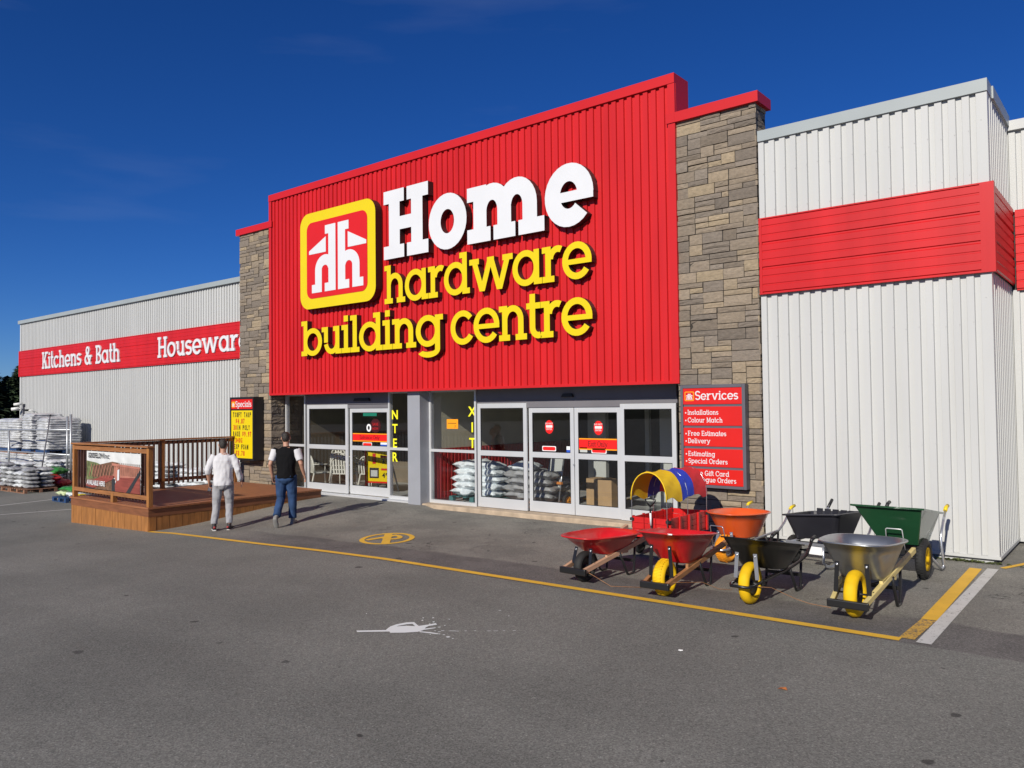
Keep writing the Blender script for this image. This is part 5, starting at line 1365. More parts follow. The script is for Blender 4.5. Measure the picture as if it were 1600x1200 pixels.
# weeds along the foot of the bay
mb = MB(); rnd = random.Random(8)
for k in range(120):
    x = rnd.gauss(-2.0, .22); y = rnd.uniform(-.10, -.02); a = rnd.uniform(0, 6.28); l_ = rnd.uniform(.02, .07); z = ground_z(x, y)
    d = Vector((math.cos(a), math.sin(a), 0)) * l_; s_ = Vector((-d.y, d.x, 0)) * .35
    mb.add([(x, y, z), tuple(Vector((x, y, z + l_ * .4)) + d * .6 + s_), tuple(Vector((x, y, z + l_ * .45)) + d * 1.3), tuple(Vector((x, y, z + l_ * .4)) + d * .6 - s_)], [(0, 1, 2, 3)])
o = mb.build('weeds', M['weed']); o['kind'] = 'stuff'

# ================================================================== bags, pallets, yard at the left
def bag_mesh(name, L, W, H, seed, material):
    mb = MB(); NU, NV = 14, 10; rnd = Vector((seed * 3.1, seed * 1.7, 0)); vs = []
    for side in (1, -1):
        for j in range(NV + 1):
            for i in range(NU + 1):
                u, v = -1 + 2 * i / NU, -1 + 2 * j / NV
                p = (max(0, 1 - abs(u) ** 3.2) ** .55) * (max(0, 1 - abs(v) ** 3.0) ** .55)
                nz = noise.noise(Vector((u * 1.8, v * 1.8, side * 2.0)) + rnd); nf = noise.noise(Vector((u * 4.5, v * 4.5, side * 3)) + rnd)
                z = side * p * H / 2 * (1 + .35 * nz + .22 * nf)
                sh = 1 - .05 * abs(v) ** 2 * (1 - abs(u)) ; x = u * L / 2 * (1 - .05 * (1 - abs(v)) * 0) + .02 * nf * L; y = v * W / 2 * (1 - .06 * (1 - abs(u) ** 2)) + .02 * nz * W
                vs.append((x, y, z + H / 2))
    n = NU + 1; k = n * (NV + 1); fs = []
    for s_ in (0, 1):
        for j in range(NV):
            for i in range(NU):
                a = s_ * k + j * n + i; q = (a, a + 1, a + n + 1, a + n)
                fs.append(q if s_ == 0 else q[::-1])
    # weld the two halves at the seam by a thin rim
    for i in range(NU): fs += [(i, k + i, k + i + 1, i + 1), (NV * n + i + 1, k + NV * n + i + 1, k + NV * n + i, NV * n + i)]
    for j in range(NV): fs += [((j + 1) * n, k + (j + 1) * n, k + j * n, j * n), (j * n + NU, k + j * n + NU, k + (j + 1) * n + NU, (j + 1) * n + NU)]
    me = bpy.data.meshes.new(name); me.from_pydata(vs, [], fs); me.materials.append(material)
    for p in me.polygons: p.use_smooth = True
    return me
def pallet(label, x, y, z, L=1.2, W=1.0, mt='pallet_wood', rz=0.0, group='pallets under the bags'):
    t = thing('pallet', label, 'pallet', (x, y, z), rz, group)
    mb = MB()
    for k in range(7): mb.box(-L / 2 + k * (L - .1) / 6, -L / 2 + .1 + k * (L - .1) / 6, -W / 2, W / 2, .115, .135)
    mb.build('deck_boards', M[mt], t)
    for yy in (-W / 2, -.045, W / 2 - .09):
        mb = MB()
        for xx in (-L / 2, -.06, L / 2 - .12): mb.box(xx, xx + .12, yy, yy + .09, .02, .114)
        mb.box(-L / 2, L / 2, yy, yy + .09, 0, .0195); mb.build('runner', M[mt], t)
    return t
def bag_stack(meshes, label, group, x, y, z, nx_, ny_, nl, L, W, H, rz=0.0, seed=0, top=1.0, name='bag', cat='bag'):
    rnd = random.Random(seed); c, s_ = math.cos(rz), math.sin(rz)
    for l_ in range(nl):
        for j in range(ny_):
            for i in range(nx_):
                if l_ == nl - 1 and rnd.random() > top: continue
                lx = (i - (nx_ - 1) / 2) * L * .97 + rnd.uniform(-.05, .05); ly = (j - (ny_ - 1) / 2) * W * .97 + rnd.uniform(-.025, .025)
                o = link(name, rnd.choice(meshes), None, (x + lx * c - ly * s_, y + lx * s_ + ly * c, z + l_ * H * .86), rz + rnd.uniform(-.16, .16) + (math.pi if rnd.random() < .5 else 0))
                o.rotation_euler.x = rnd.uniform(-.03, .03); tag(o, label, cat, group)
WB = [bag_mesh('white_bag', .60, .40, .15, k, M['bag_white']) for k in range(3)]
GB = [bag_mesh('grey_bag', .60, .40, .15, k + 5, M['bag_grey']) for k in range(3)]
IB = [bag_mesh('ice_bag', .62, .48, .19, k + 9, M['bag_ice']) for k in range(3)]
DB = [bag_mesh('dark_bag', .62, .48, .19, k + 14, M['bag_grey']) for k in range(3)]
gp = lambda x, y: ground_z(x, y)
# low stack in front at the far left
for k, (x, y) in enumerate(((-29.25, -1.75), (-30.6, -1.75))):
    pallet('worn brown pallet under the low stack of bags, %s' % ('nearer the timber deck' if k == 0 else 'at the left edge of the photo'), x, y, gp(x, y), 1.3, 1.0)
    bag_stack(WB + GB + GB[:1], 'white and grey plastic bag in the low stack at the far left', 'bags in the low stack', x, y, gp(x, y) + .135, 2, 2, 5 if k == 0 else 6, .64, .46, .155, 0, 3 + k, .6)
# white bags nearer the deck, by the fence
pallet('brown pallet under the tidy white bag stack behind the timber deck', -30.75, -.35, gp(-30.7, -.3), .9, 1.0)
bag_stack(WB, 'white plastic bag in the tidy stack between wrapped pallets and timber deck', 'bags in the tidy white stack', -30.75, -.35, gp(-30.7, -.3) + .135, 1, 2, 6, .74, .46, .155, 0, 6, .8)
for nm, col, x, y, z, rz, lab in (('bag', 'bag_green', -30.05, -.75, .22, .2, 'dark green plastic bag on top of the red bag behind the low stack'), ('bag', 'bag_red', -29.7, -1.0, -.02, -.1, 'red plastic bag under the green bag behind the low stack'), ('bag', 'bag_red', -29.45, -.85, -.16, .1, 'red plastic bag lying lowest behind the low stack'),
                                 ('bag', 'bag_purple', -32.6, -1.9, .42, .3, 'purple blue plastic bag at the left edge of the photo'), ('bag', 'bag_purple', -32.3, -2.1, .20, .0, 'lower purple blue plastic bag at the left edge of the photo')):
    o = link(nm, bag_mesh('coloured_bag', .80, .5, .26, hash(lab) % 17 if False else len(lab) % 17, M[col]), None, (x, y, gp(x, y) + z + .25), rz); tag(o, lab, 'bag')
pallet('small brown pallet holding the red and green bags', -29.6, -.85, gp(-29.6, -.8), .8, .6); 
bag_stack(GB, 'grey plastic bag under the red and green bags', 'bags under the red and green bags', -29.6, -.85, gp(-29.6, -.8) + .135, 1, 1, 1, .7, .46, .155, 0, 2)
bag_stack(GB, 'grey plastic bag under the purple bags', 'bags under the purple bags', -32.4, -2.0, gp(-32.4, -2.0), 1, 1, 4, .7, .46, .155, 0, 2)
pallet('dark blue pallet on the asphalt beside the timber deck', -24.85, -2.3, gp(-24.8, -2.3), .95, .7, 'pallet_blue')
LB = [bag_mesh('lime_bag', .66, .5, .17, 21, M['bag_lime']), bag_mesh('lime_bag', .66, .5, .17, 22, M['bag_green'])]
for i, (dx, dz, me, lab) in enumerate(((-.32, .135, LB[0], 'pale green bag lying on the dark blue pallet'), (.30, .135, WB[1], 'white bag lying on the dark blue pallet'), (.1, .27, LB[1], 'bright green bag on top of the dark blue pallet load'))):
    tag(link('bag', me, None, (-24.85 + dx * .7, -2.3, gp(-24.8, -2.3) + dz), .1 * i), lab, 'bag')
# small yellow box at the deck corner
bx = thing('yellow_box', 'small yellow box on the ground just left of the timber deck', 'box', (-23.1, -2.75, gp(-23.1, -2.75)))
mb = MB(); mb.box(-.10, .10, -.08, .08, .0, .30); mb.build('box_body', M['sign_yellow'], bx, bevel=.008); mb = MB(); mb.box(-.105, .105, -.085, .085, .301, .33); mb.build('lid', M['sign_yellow'], bx, bevel=.006)

def wrapped_load(label, x0, x1, y0, y1, z0, z1, nl, seed, base='pallet_blue', top_round=True):
    t = thing('wrapped_load', label, 'pallet load', ((x0 + x1) / 2, (y0 + y1) / 2, z0), 0, 'wrapped loads of bags on pallets')
    hx_, hy_ = (x1 - x0) / 2, (y1 - y0) / 2
    mb = MB()
    for yy in (-hy_, -.06, hy_ - .12): mb.box(-hx_, hx_, yy, yy + .12, 0, .10)
    mb.box(-hx_, hx_, -hy_, hy_, .101, .125); mb.build('pallet', M[base], t)
    mb = MB(); rings_ = []; N = 64; H = (z1 - z0 - .125) / nl; nvec = Vector((seed * 2.3, 0, 0))
    for l_ in range(nl):
        for q in (0.02, .25, .5, .75, .98):
            f = (l_ + q) / nl; z = .13 + H * (l_ + q)
            bulge = .055 * (math.sin(math.pi * q) ** .5) - .03
            tr = 1.0 if not top_round else 1 - .22 * max(0, (f - .88) / .12) ** 2
            ring_ = []
            for k in range(N):
                a = 2 * math.pi * k / N; c_, s_ = math.cos(a), math.sin(a)
                u = math.copysign(abs(c_) ** .28, c_); v = math.copysign(abs(s_) ** .28, s_)
                nn = .045 * noise.noise(Vector((u * 2.0, v * 2.0, l_ * .9)) + nvec) + .03 * noise.noise(Vector((u * 6, v * 6, z * 5)) + nvec)
                e = bulge + nn
                ring_.append(((hx_ * tr + e) * u, (hy_ * tr + e) * v, z + .03 * noise.noise(Vector((u * 1.5, v * 1.5, l_)) + nvec)))
            rings_.append(ring_)
    mb.loft(rings_, 0, True); mb.build('wrapped_bags', M['wrap'], t)
    return t
wrapped_load('upper wrapped load of grey bags at the left edge of the photo', -40.45, -37.85, 0.65, 2.00, .46, 1.86, 13, 1)
wrapped_load('tallest upper wrapped load of grey bags, middle of the three upper loads', -37.15, -36.15, 0.60, 1.90, .46, 2.08, 14, 2)
wrapped_load('wide upper wrapped load of grey bags next to the leaning dark pole', -35.50, -34.40, 0.55, 1.90, .48, 1.92, 13, 4)
wrapped_load('lower wrapped load with brown boards on top at the left edge of the photo', -40.45, -36.15, 0.50, 1.90, -.58, .40, 8, 5, 'pallet_wood', False)
wrapped_load('lower wrapped load of grey bags under the wide upper load', -35.70, -34.45, 0.50, 1.80, -.56, .45, 8, 6, 'pallet_wood', False)
bt = thing('board_stack', 'brown boards lying on the lower wrapped load at the left edge', 'boards', (-38.3, 1.0, .41))
for k in range(4):
    mb = MB(); mb.box(-2.0, 2.0, -.5 + k * .3, -.22 + k * .3, 0, .04); mb.build('board', M['pallet_wood'], bt)
# pipe fence
fn = thing('pipe_fence', 'galvanised pipe fence with two rails in front of the wrapped pallets', 'fence')
FYY = -.30
mb = MB(); mb.tube([(-38.5, FYY, 1.40), (-30.0, FYY, 1.50)], .03, 8); mb.build('rail', M['galv'], fn)
mb = MB(); mb.tube([(-38.5, FYY, .58), (-30.0, FYY, .60)], .03, 8); mb.build('rail', M['galv'], fn)
for x, zt in ((-37.2, 1.62), (-35.85, 1.44), (-30.25, 1.98), (-29.95, 2.05)):
    mb = MB(); mb.tube([(x, FYY, gp(x, FYY)), (x, FYY, zt)], .038, 10); mb.build('post', M['galv'], fn)
mb = MB(); mb.tube([(-38.6, FYY, 1.05), (-37.2, FYY, 1.52)], .028, 8); mb.build('brace', M['galv'], fn)
pl = thing('leaning_pole', 'thin dark pole leaning against the wrapped pallets', 'pole', (-32.2, -.50, gp(-32.2, -.5)))
mb = MB(); mb.tube([(-.0, 0, 0), (.42, .2, 2.52)], .022, 8); mb.build('pole_shaft', M['frame_dark'], pl); mb = MB(); mb.tube([(.42, .2, 2.52), (.43, .205, 2.58)], .03, 8); mb.build('pole_cap', M['black'], pl)
# bags on the far side of the deck, seen between the balusters
for k, (x, y, nl_) in enumerate(((-22.6, .6, 5), (-25.2, .6, 6))):
    pallet('brown pallet by the white wall behind the deck railing, %s' % ('nearer the pillar' if k == 0 else 'farther from the pillar'), x, y, gp(x, y), 1.9, 1.0)
    bag_stack(WB, 'white plastic bag stacked against the white wall behind the deck railing', 'white bags behind the deck railing', x, y, gp(x, y) + .135, 3, 2, nl_, .62, .46, .155, 0, 20 + k, .6)

# ================================================================== things inside the shop
FZ = .031
pallet('teal pallet behind the exit side window', -11.75, 1.25, FZ, 1.35, 1.0, 'pallet_green')
bag_stack(IB, 'pale blue white bag stacked on the teal pallet inside the exit', 'pale bags inside the exit', -11.75, 1.25, FZ + .135, 2, 2, 5, .66, .48, .175, 0, 31, .75)
pallet('brown pallet under the grey bags behind the glass door', -10.35, 1.35, FZ, 1.2, 1.0)
bag_stack(DB, 'grey bag stacked behind the glass door inside the exit', 'grey bags inside the exit', -10.35, 1.35, FZ + .135, 2, 2, 4, .60, .48, .175, 0, 33, .6)
o = link('bag', IB[1], None, (-10.5, 1.1, FZ + .135 + .62), .2); tag(o, 'pale bag with red print lying on top of the grey bags inside the exit', 'bag')
# hand truck
ht = thing('hand_truck', 'grey hand truck with orange bars standing behind the glass exit door', 'hand truck', (-9.95, 1.25, FZ), R(-12))
for sg in (-1, 1):
    mb = MB(); mb.tube([(sg * .24, .0, .05), (sg * .20, .22, 1.12)], .018, 8); mb.build('rail', M['steel_tube'], ht); wheel(ht, (sg * .36, .16, .16), .15, .08, M['rubber'], M['orange_tyre'], tread=False)
mb = MB(); mb.beam((0, .06, .30), (0, .21, 1.05), .38, .012, 0, (0, -1, 0)); mb.build('back_plate', M['post_white'], ht)
mb = MB(); mb.box(-.30, .30, -.02, .03, .05, .10); mb.build('toe_bar', M['orange_bar'], ht); mb = MB(); mb.beam((-.30, .05, .52), (.30, .05, .52), .05, .05); mb.build('cross_bar', M['orange_bar'], ht)
for x, y, w, d_, h_, lab in ((-8.72, 1.55, .42, .4, .62, 'brown cardboard box standing inside the exit doors'), (-9.25, 2.05, .4, .4, .58, 'brown cardboard box half hidden behind the exit door rail')):
    b = thing('cardboard_box', lab, 'box', (x, y, FZ)); mb = MB(); mb.box(-w / 2, w / 2, -d_ / 2, d_ / 2, 0, h_); mb.build('box_body', M['cardboard'], b)
    for sg in (-1, 1):
        mb = MB(); mb.box(-w / 2, w / 2, min(.003 * sg, sg * d_ / 2), max(.003 * sg, sg * d_ / 2), h_ + .002, h_ + .008); mb.build('flap', M['cardboard'], b)
# price easel in the entrance
ez = thing('price_easel', 'yellow price board on a red easel behind the entrance door', 'price board', (-15.25, 1.15, FZ), R(14))
mb = MB(); mb.box(-.36, .36, -.02, .02, .28, 1.06, 0); mb.box(-.40, -.361, -.03, .03, .03, 1.12, 1); mb.box(-.36, .40, -.03, .03, .24, .279, 1)
y_ = -.023
mb.box(-.17, -.07, y_ - .001, y_, .72, .98, 2); mb.box(-.26, .02, y_ - .001, y_, .36, .62, 3); mb.box(-.22, -.02, y_ - .003, y_ - .0011, .40, .56, 4); mb.box(.09, .34, y_ - .001, y_, .88, .93, 2); mb.box(.09, .34, y_ - .001, y_, .56, .61, 2)
sans_text(mb, '3', .12, .73, .12, y_ - .001, y_, 3, bold=.03); sans_text(mb, '77', .22, .79, .06, y_ - .001, y_, 3, bold=.03); sans_text(mb, '4', .12, .38, .12, y_ - .001, y_, 3, bold=.03); sans_text(mb, '87', .22, .44, .06, y_ - .001, y_, 3, bold=.03)
mb.build('board', [M['sign_yellow'], M['sign_red'], M['letter_red'], M['ink'], M['post_white']], ez)
for sg in (-1, 1):
    mb = MB(); mb.box(sg * .30 - .03, sg * .30 + .03, -.015, .015, 0, .239); mb.build('leg', M['post_white'], ez)
    mb = MB(); mb.beam((sg * .30, .45, 0), (sg * .30, .03, 1.0), .04, .02); mb.build('leg', M['post_white'], ez)
# stacked white garden chairs
def chair(label, x, y, z, rz):
    t = thing('garden_chair', label, 'chair', (x, y, z), rz, 'white plastic chairs inside the entrance'); pm = M['plastic_white']
    mb = MB(); mb.ext(rrect(-.23, -.22, .23, .22, .06, 4), 0, 0.001); mb = MB()
    pts = rrect(-.24, -.23, .24, .22, .06, 4); mb.loft([[(a, b, .40) for a, b in pts], [(a, b, .425) for a, b in pts]], 0, False); mb.build('seat', pm, t)
    mb = MB(); n = 16; f = [(.25 * math.cos(math.pi * k / n), .22 + .05 * math.sin(math.pi * k / n), .42 + .45 * math.sin(math.pi * k / n) ** .6) for k in range(n + 1)]
    mb.tube(f, [(.022, .03)] * (n + 1), 6)
    for k in range(-2, 3): mb.beam((k * .08, .21, .42), (k * .08, .26, .42 + .42 * (1 - (abs(k) / 4.2) ** 2)), .045, .012, 0, (0, -1, 0))
    mb.build('backrest', pm, t)
    for sg in (-1, 1):
        mb = MB(); mb.tube([(sg * .25, .24, .64), (sg * .28, .05, .64), (sg * .28, -.18, .63), (sg * .26, -.24, .58)], [(.014, .028)] * 4, 8); mb.build('armrest', pm, t)
        mb = MB(); mb.tube([(sg * .26, -.24, .58), (sg * .25, -.22, .40), (sg * .27, -.26, 0)], [(.018, .026)] * 3, 6); mb.build('leg', pm, t)
        mb = MB(); mb.tube([(sg * .22, .21, .42), (sg * .25, .30, 0)], [(.018, .026)] * 2, 6); mb.build('leg', pm, t)
    return t
for k, (x, y, z, rz, lab) in enumerate(((-16.75, 1.25, FZ, R(200), 'lowest white plastic chair of the stack behind the glass door'), (-16.75, 1.25, FZ + .11, R(200), 'middle white plastic chair of the stack behind the glass door'), (-16.75, 1.25, FZ + .22, R(200), 'topmost white plastic chair of the stack behind the glass door'),
                                     (-17.65, 1.15, FZ, R(160), 'white plastic chair nearest the stone pillar inside the entrance'), (-15.95, 1.55, FZ, R(185), 'white plastic chair beside the yellow price board'))):
    chair(lab, x, y, z, rz)

# ================================================================== conifers far to the left
def conifer(name, H, seed, mt):
    rnd = random.Random(seed); root = bpy.data.objects.new(name, None); COL.objects.link(root)
    mb = MB(); mb.tube([(0, 0, 0), (0, 0, H * .5), (.05, 0, H * .97)], [H * .018, H * .011, .01], 7); mb.build('trunk', M['bark'], root)
    mb = MB(); n = 2600
    for k in range(n):
        f = rnd.random() ** 1.35 * .97; z = H * (.06 + .94 * f); Rm = H * .19 * (1 - f) ** .8 * (1 + .25 * math.sin(k * 1.7 + z * 3)) + .08
        a = rnd.uniform(0, 6.283); r = Rm * rnd.uniform(.25, 1.0) ** .6; sz = H * .052 * rnd.uniform(.6, 1.4) * (1.15 - .6 * f)
        c = Vector((r * math.cos(a), r * math.sin(a), z - r * .30)); d = Vector((math.cos(a), math.sin(a), rnd.uniform(-.7, .1))); s_ = Vector((-math.sin(a), math.cos(a), rnd.uniform(-.4, .4)))
        mb.add([tuple(c - s_ * sz * .5 - d * sz), tuple(c + s_ * sz * .5 - d * sz * .6), tuple(c + d * sz * 1.1), tuple(c - s_ * sz * .6 + d * sz * .2)], [(0, 1, 2, 3)])
    mb.build('crown', M[mt], root); return root
protos = [conifer('conifer_tree', 9.5, 1, 'needles'), conifer('conifer_tree', 8.4, 2, 'needles_light'), conifer('conifer_tree', 10.2, 3, 'needles')]
rnd = random.Random(12); tk = 0
for i in range(27):
    a = R(159.6 + (i % 9) * .62 + (i // 9) * .2 + rnd.uniform(-.1, .1)); d = 128 + (i // 9) * 9 + rnd.uniform(-3, 3)
    src = protos[i % 3]; o = src if i < 3 else copy_tree(src)
    x, y = d * math.cos(a), -12.2 + d * math.sin(a); o.location = (x, y, -1.4); k = rnd.uniform(.86, 1.10); o.scale = (k * 1.45, k * 1.45, k); o.rotation_euler = (0, 0, rnd.uniform(0, 6))
    tag(o, ('dark pointed conifer in the tree line left of the white building', 'lighter green conifer in the tree line left of the white building', 'tall dark conifer in the tree line left of the white building')[i % 3], 'tree', 'conifers left of the building')

# ================================================================== people
def remeshed(mb, name, material, parent, voxel=.012, smooth=6, fac=.5, wrinkle=0.0, seed=0):
    o = mb.build(name, material, parent)
    m = o.modifiers.new('r', 'REMESH'); m.mode = 'VOXEL'; m.voxel_size = voxel
    s_ = o.modifiers.new('s', 'SMOOTH'); s_.factor = fac; s_.iterations = smooth
    bpy.context.view_layer.update()
    dg_ = bpy.context.evaluated_depsgraph_get(); me = bpy.data.meshes.new_from_object(o.evaluated_get(dg_))
    o.modifiers.clear(); old = o.data; o.data = me; bpy.data.meshes.remove(old)
    if wrinkle:
        sv = Vector((seed * 7.3, 1.1, 2.2))
        for v in me.vertices:
            p = v.co; n_ = v.normal.copy()
            f = noise.noise(Vector((p.x * 9, p.y * 9, p.z * 5)) + sv) + .6 * noise.noise(Vector((p.x * 20, p.y * 20, p.z * 11)) + sv)
            v.co += n_ * (wrinkle * f)
    me.materials.clear(); me.materials.append(material)
    for p in me.polygons: p.use_smooth = True
    return o
def oval_stack(mb, rows, n=20):
    """rows: (x, y, z, rx, ry)"""
    rings_ = []
    for x, y, z, rx, ry in rows:
        rings_.append([(x + rx * math.copysign(abs(math.cos(2 * math.pi * k / n)) ** .85, math.cos(2 * math.pi * k / n)), y + ry * math.sin(2 * math.pi * k / n), z) for k in range(n)])
    mb.loft(rings_, 0, True)
def hand(mb, wrist, d, side, fwd, curl=.5):
    """palm and five fingers; d = direction down the arm, side = direction of the thumb"""
    wrist, d, side = Vector(wrist), Vector(d).normalized(), Vector(side)
    side = (side - d * side.dot(d)).normalized(); nrm = d.cross(side).normalized() * fwd
    mb.tube([wrist - d * .02, wrist + d * .03, wrist + d * .085], [(.026, .019), (.038, .016), (.040, .014)], 10, ref=side)
    L = [.070, .078, .074, .058]
    for k in range(4):
        b = wrist + d * .083 + side * (.030 - k * .020); l_ = L[k]
        p1 = b + d * l_ * .45 + nrm * l_ * .10 * curl * 2; p2 = p1 + d * l_ * .32 * (1 - curl * .4) + nrm * l_ * .30 * curl * 1.6; p3 = p2 + d * l_ * .22 * (1 - curl) + nrm * l_ * .30 * curl * 1.6
        mb.tube([b, p1, p2, p3], [.0095, .009, .0082, .0065], 7)
    b = wrist + d * .025 + side * .028
    mb.tube([b, b + d * .03 + side * .022 + nrm * .008, b + d * .062 + side * .026 + nrm * .018], [.0115, .0105, .008], 7)
def person(label, loc, rz, P, s=1.0):
    t = thing('person', label, 'person', (loc[0], loc[1], ground_z(*loc)), rz)
    t.scale = (s, s, s)
    hipL, hipR = Vector((-.095, 0, .93)), Vector((.095, 0, .93))
    kL, aL, kR, aR = [Vector(P[k]) for k in ('kneeL', 'ankleL', 'kneeR', 'ankleR')]
    shL, shR = Vector((-.195, P.get('lean', 0), 1.455)), Vector((.195, P.get('lean', 0), 1.455))
    eL, wL, eR, wR = [Vector(P[k]) for k in ('elbowL', 'wristL', 'elbowR', 'wristR')]
    ln = P.get('lean', 0)
    # ---- body (one skin)
    mb = MB()
    oval_stack(mb, [(0, 0, .86, .14, .10), (0, 0, .93, .160, .115), (0, .0, 1.08, .140, .098), (0, ln * .6, 1.25, .160, .108), (0, ln, 1.38, .175, .105), (0, ln, 1.46, .13, .08), (0, ln, 1.50, .07, .06)])
    hy = ln + .035; tx, ty = P.get('headx', 0), P.get('heady', 0)
    mb.tube([(0, ln, 1.46), (tx * .5, hy - .02, 1.53), (tx, hy - .005, 1.60)], [.062, .056, .058], 14)
    oval_stack(mb, [(tx, hy + .03, 1.545, .035, .045), (tx, hy + .018, 1.57, .056, .075), (tx, hy + .012, 1.62, .071, .090), (tx, hy + .006, 1.68, .077, .097), (tx, hy - .002, 1.73, .070, .088), (tx, hy - .006, 1.765, .045, .058), (tx, hy - .006, 1.778, .015, .02)])
    for sg in (-1, 1): mb.tube([(tx + sg * .070, hy - .005, 1.625), (tx + sg * .083, hy - .016, 1.655), (tx + sg * .080, hy - .012, 1.688)], [(.008, .014), (.010, .020), (.008, .015)], 8)
    mb.tube([(tx, hy + .095, 1.665), (tx, hy + .118, 1.628), (tx, hy + .098, 1.617)], [.010, .015, .010], 8)
    mb.tube([(tx - .022, hy + .088, 1.592), (tx, hy + .094, 1.592), (tx + .022, hy + .088, 1.592)], [.006, .009, .006], 6)
    for a, b, c in ((hipL, kL, aL), (hipR, kR, aR)):
        mb.tube([a + Vector((0, 0, -.02)), a.lerp(b, .5), b, b.lerp(c, .35), c], [.080, .068, .052, .050, .034], 12)
    for a, b, c in ((shL, eL, wL), (shR, eR, wR)):
        mb.tube([a, a.lerp(b, .5), b, b.lerp(c, .4), c], [.052, .046, .040, .039, .027], 12)
    hand(mb, wL, wL - eL, P.get('thumbL', (.3, 1, 0)), -1 if P.get('flipL') else 1, P.get('curlL', .45)); hand(mb, wR, wR - eR, P.get('thumbR', (-.3, 1, 0)), -1, P.get('curlR', .45))
    remeshed(mb, 'body', M['skin'], t, .0062, 3, .4)
    # ---- hair
    mb = MB()
    oval_stack(mb, [(tx, hy - .034, 1.590, .040, .036), (tx, hy - .028, 1.62, .060, .062), (tx, hy - .020, 1.655, .074, .080), (tx, hy - .012, 1.69, .0795, .090), (tx, hy - .006, 1.735, .0745, .094), (tx, hy - .006, 1.770, .052, .066), (tx, hy - .006, 1.786, .018, .025)])
    remeshed(mb, 'hair', M['hair'], t, .008, 3, .5, .003, 3)
    # ---- trousers
    mb = MB(); q = P['leg_r']
    oval_stack(mb, [(0, -.005, .80, .10, .09), (0, -.012, .86, .168, .128), (0, -.012, .94, .178, .132), (0, 0, 1.03, .168, .120)])
    for a, b, c in ((hipL, kL, aL), (hipR, kR, aR)):
        e_ = b + (c - b) * .93
        mb.tube([a + Vector((0, 0, .02)), a.lerp(b, .45), b, b.lerp(c, .4), b.lerp(c, .75), e_], [q[0], q[1], q[2], q[3], q[4], q[4] * .98], 14)
    remeshed(mb, 'trousers', P['pants'], t, .010, 4, .5, P.get('wr', .007) * 1.5, 5)
    # ---- shirt
    mb = MB(); zb = P.get('hem', .90); k = P.get('fit', 1.0)
    oval_stack(mb, [(0, -.01, zb, .182 * k, .142 * k), (0, -.008, zb + .06, .180 * k, .140 * k), (0, 0, 1.08, .172 * k, .130 * k), (0, ln * .6 - .005, 1.24, .186 * k, .134), (0, ln - .008, 1.36, .202, .128), (0, ln - .006, 1.44, .178, .10), (0, ln, 1.485, .10, .074), (0, ln, 1.51, .066, .060)], 24)
    for sg, a, b, c in ((-1, shL, eL, wL), (1, shR, eR, wR)):
        a2 = a + Vector((-sg * .03, 0, .0))
        if not P.get('short'): 
            f = P['sleeve'][0 if sg < 0 else 1]
            mb.tube([a2, a.lerp(b, .5), b, b.lerp(c, f * .55), b.lerp(c, f)], [.080, .070, .062, .060, .050], 12)
        else: mb.tube([a2, a.lerp(b, .3)], [.082, .074], 12)
    remeshed(mb, 'shirt', P['shirt'], t, .010, 5, .5, P.get('wr', .007) * 1.4, 9)
    if P.get('short'):
        for a, b in ((shL, eL), (shR, eR)):
            mb = MB(); mb.tube([a.lerp(b, .10) + Vector((0, 0, .012)), a.lerp(b, .45), a.lerp(b, .78)], [.083, .075, .068], 14); remeshed(mb, 'sleeve', M['shirt_white'], t, .009, 3, .5, .004, 2)
    # ---- shoes
    for an, dr, lift, sd in ((aL, P['footL'], P.get('liftL', 0), -1), (aR, P['footR'], P.get('liftR', 0), 1)):
        d = Vector(dr).normalized(); u = Vector((0, 0, 1)); u = (u - d * u.dot(d)).normalized()
        heel = an - d * .055 - u * .055
        mb = MB(); mb.tube([heel - d * .01, heel + d * .05, heel + d * .14, heel + d * .21, heel + d * .245], [(.036, .034), (.044, .038), (.036, .044), (.026, .042), (.014, .026)], 14, ref=u)
        mb.tube([an - u * .03, an + u * .035], [.044, .042], 12)
        sh = remeshed(mb, 'shoe', P['shoe'], t, .007, 3, .5)
        mb = MB(); c0 = heel - u * .030
        mb.tube([c0 - d * .012, c0 + d * .05, c0 + d * .15, c0 + d * .215, c0 + d * .25], [(.012, .032), (.014, .038), (.013, .046), (.012, .042), (.010, .022)], 12, ref=u); mb.build('sole', P['sole'], sh)
        if P.get('accent'):
            mb = MB(); mb.tube([heel - d * .025 + u * .01, heel - d * .018 + u * .045], [(.025, .036), (.02, .030)], 10); mb.build('heel_patch', P['accent'], sh)
    return t
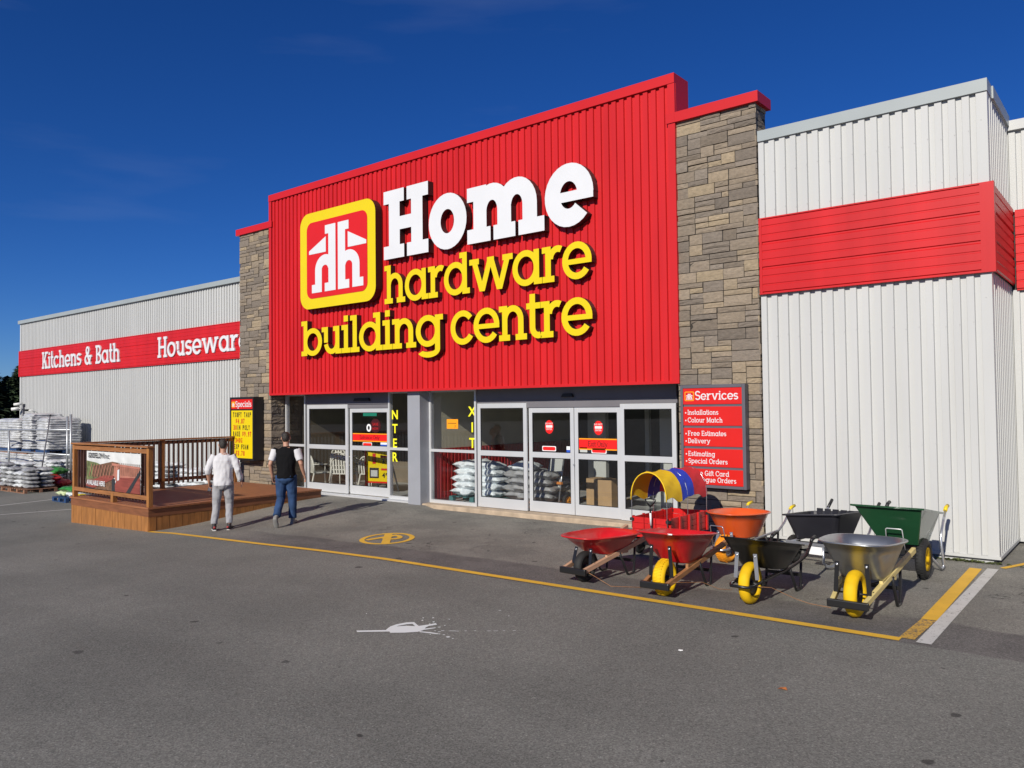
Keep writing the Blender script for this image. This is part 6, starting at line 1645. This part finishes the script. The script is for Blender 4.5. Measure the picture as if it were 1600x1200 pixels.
p1 = person('person in white long sleeved top and grey sweatpants holding a dark phone by the deck', (-14.30, -3.70), R(48), dict(
    kneeL=(-.125, .02, .50), ankleL=(-.15, -.07, .095), kneeR=(.105, .10, .50), ankleR=(.12, -.02, .09), elbowL=(-.275, -.06, 1.18), wristL=(-.270, .03, .945), elbowR=(.285, -.03, 1.18), wristR=(.325, .10, .95),
    thumbL=(.2, 1, 0), thumbR=(-.2, 1, 0), footL=(-.28, 1, 0), footR=(.15, 1, 0), lean=.02, headx=-.005, pants=M['pants_grey'], shirt=M['shirt_white'], shoe=M['shoe_dark'], sole=M['sole_white'], accent=M['shoe_red'],
    leg_r=(.104, .094, .078, .070, .062), sleeve=(.32, .92), hem=.87, fit=1.04, wr=.010, curlL=.8), 1.0)
ph = thing('phone', 'dark phone held low in the left hand of the person in white', 'phone', (0, 0, 0))
v = Matrix.Rotation(R(48), 4, 'Z') @ Vector((-.255, .065, .82)); ph.location = (p1.location.x + v.x, p1.location.y + v.y, p1.location.z + v.z); ph.rotation_euler = (R(-35), R(10), R(48))
mb = MB(); mb.box(-.036, .036, -.006, .006, -.075, .075); mb.build('phone_body', M['black'], ph, bevel=.004); mb = MB(); mb.box(-.030, .030, -.0075, -.0061, -.066, .066); mb.build('screen', M['frame_dark'], ph)
p2 = person('person in a black vest over white short sleeves and blue jeans walking to the entrance', (-13.42, -2.86), R(42), dict(
    kneeL=(-.11, .06, .50), ankleL=(-.115, -.30, .185), kneeR=(.10, .10, .50), ankleR=(.10, .12, .09), elbowL=(-.285, -.05, 1.17), wristL=(-.27, .06, .93), elbowR=(.295, -.04, 1.17), wristR=(.335, .07, .94),
    thumbL=(.3, 1, 0), thumbR=(-.3, 1, 0), footL=(0, .55, -.9), footR=(.12, 1, 0), lean=.03, headx=-.012, pants=M['jeans'], shirt=M['shirt_black'], shoe=M['shoe_grey'], sole=M['shoe_grey'],
    leg_r=(.110, .100, .084, .078, .076), short=True, hem=.90, fit=1.0, wr=.007), 1.03)
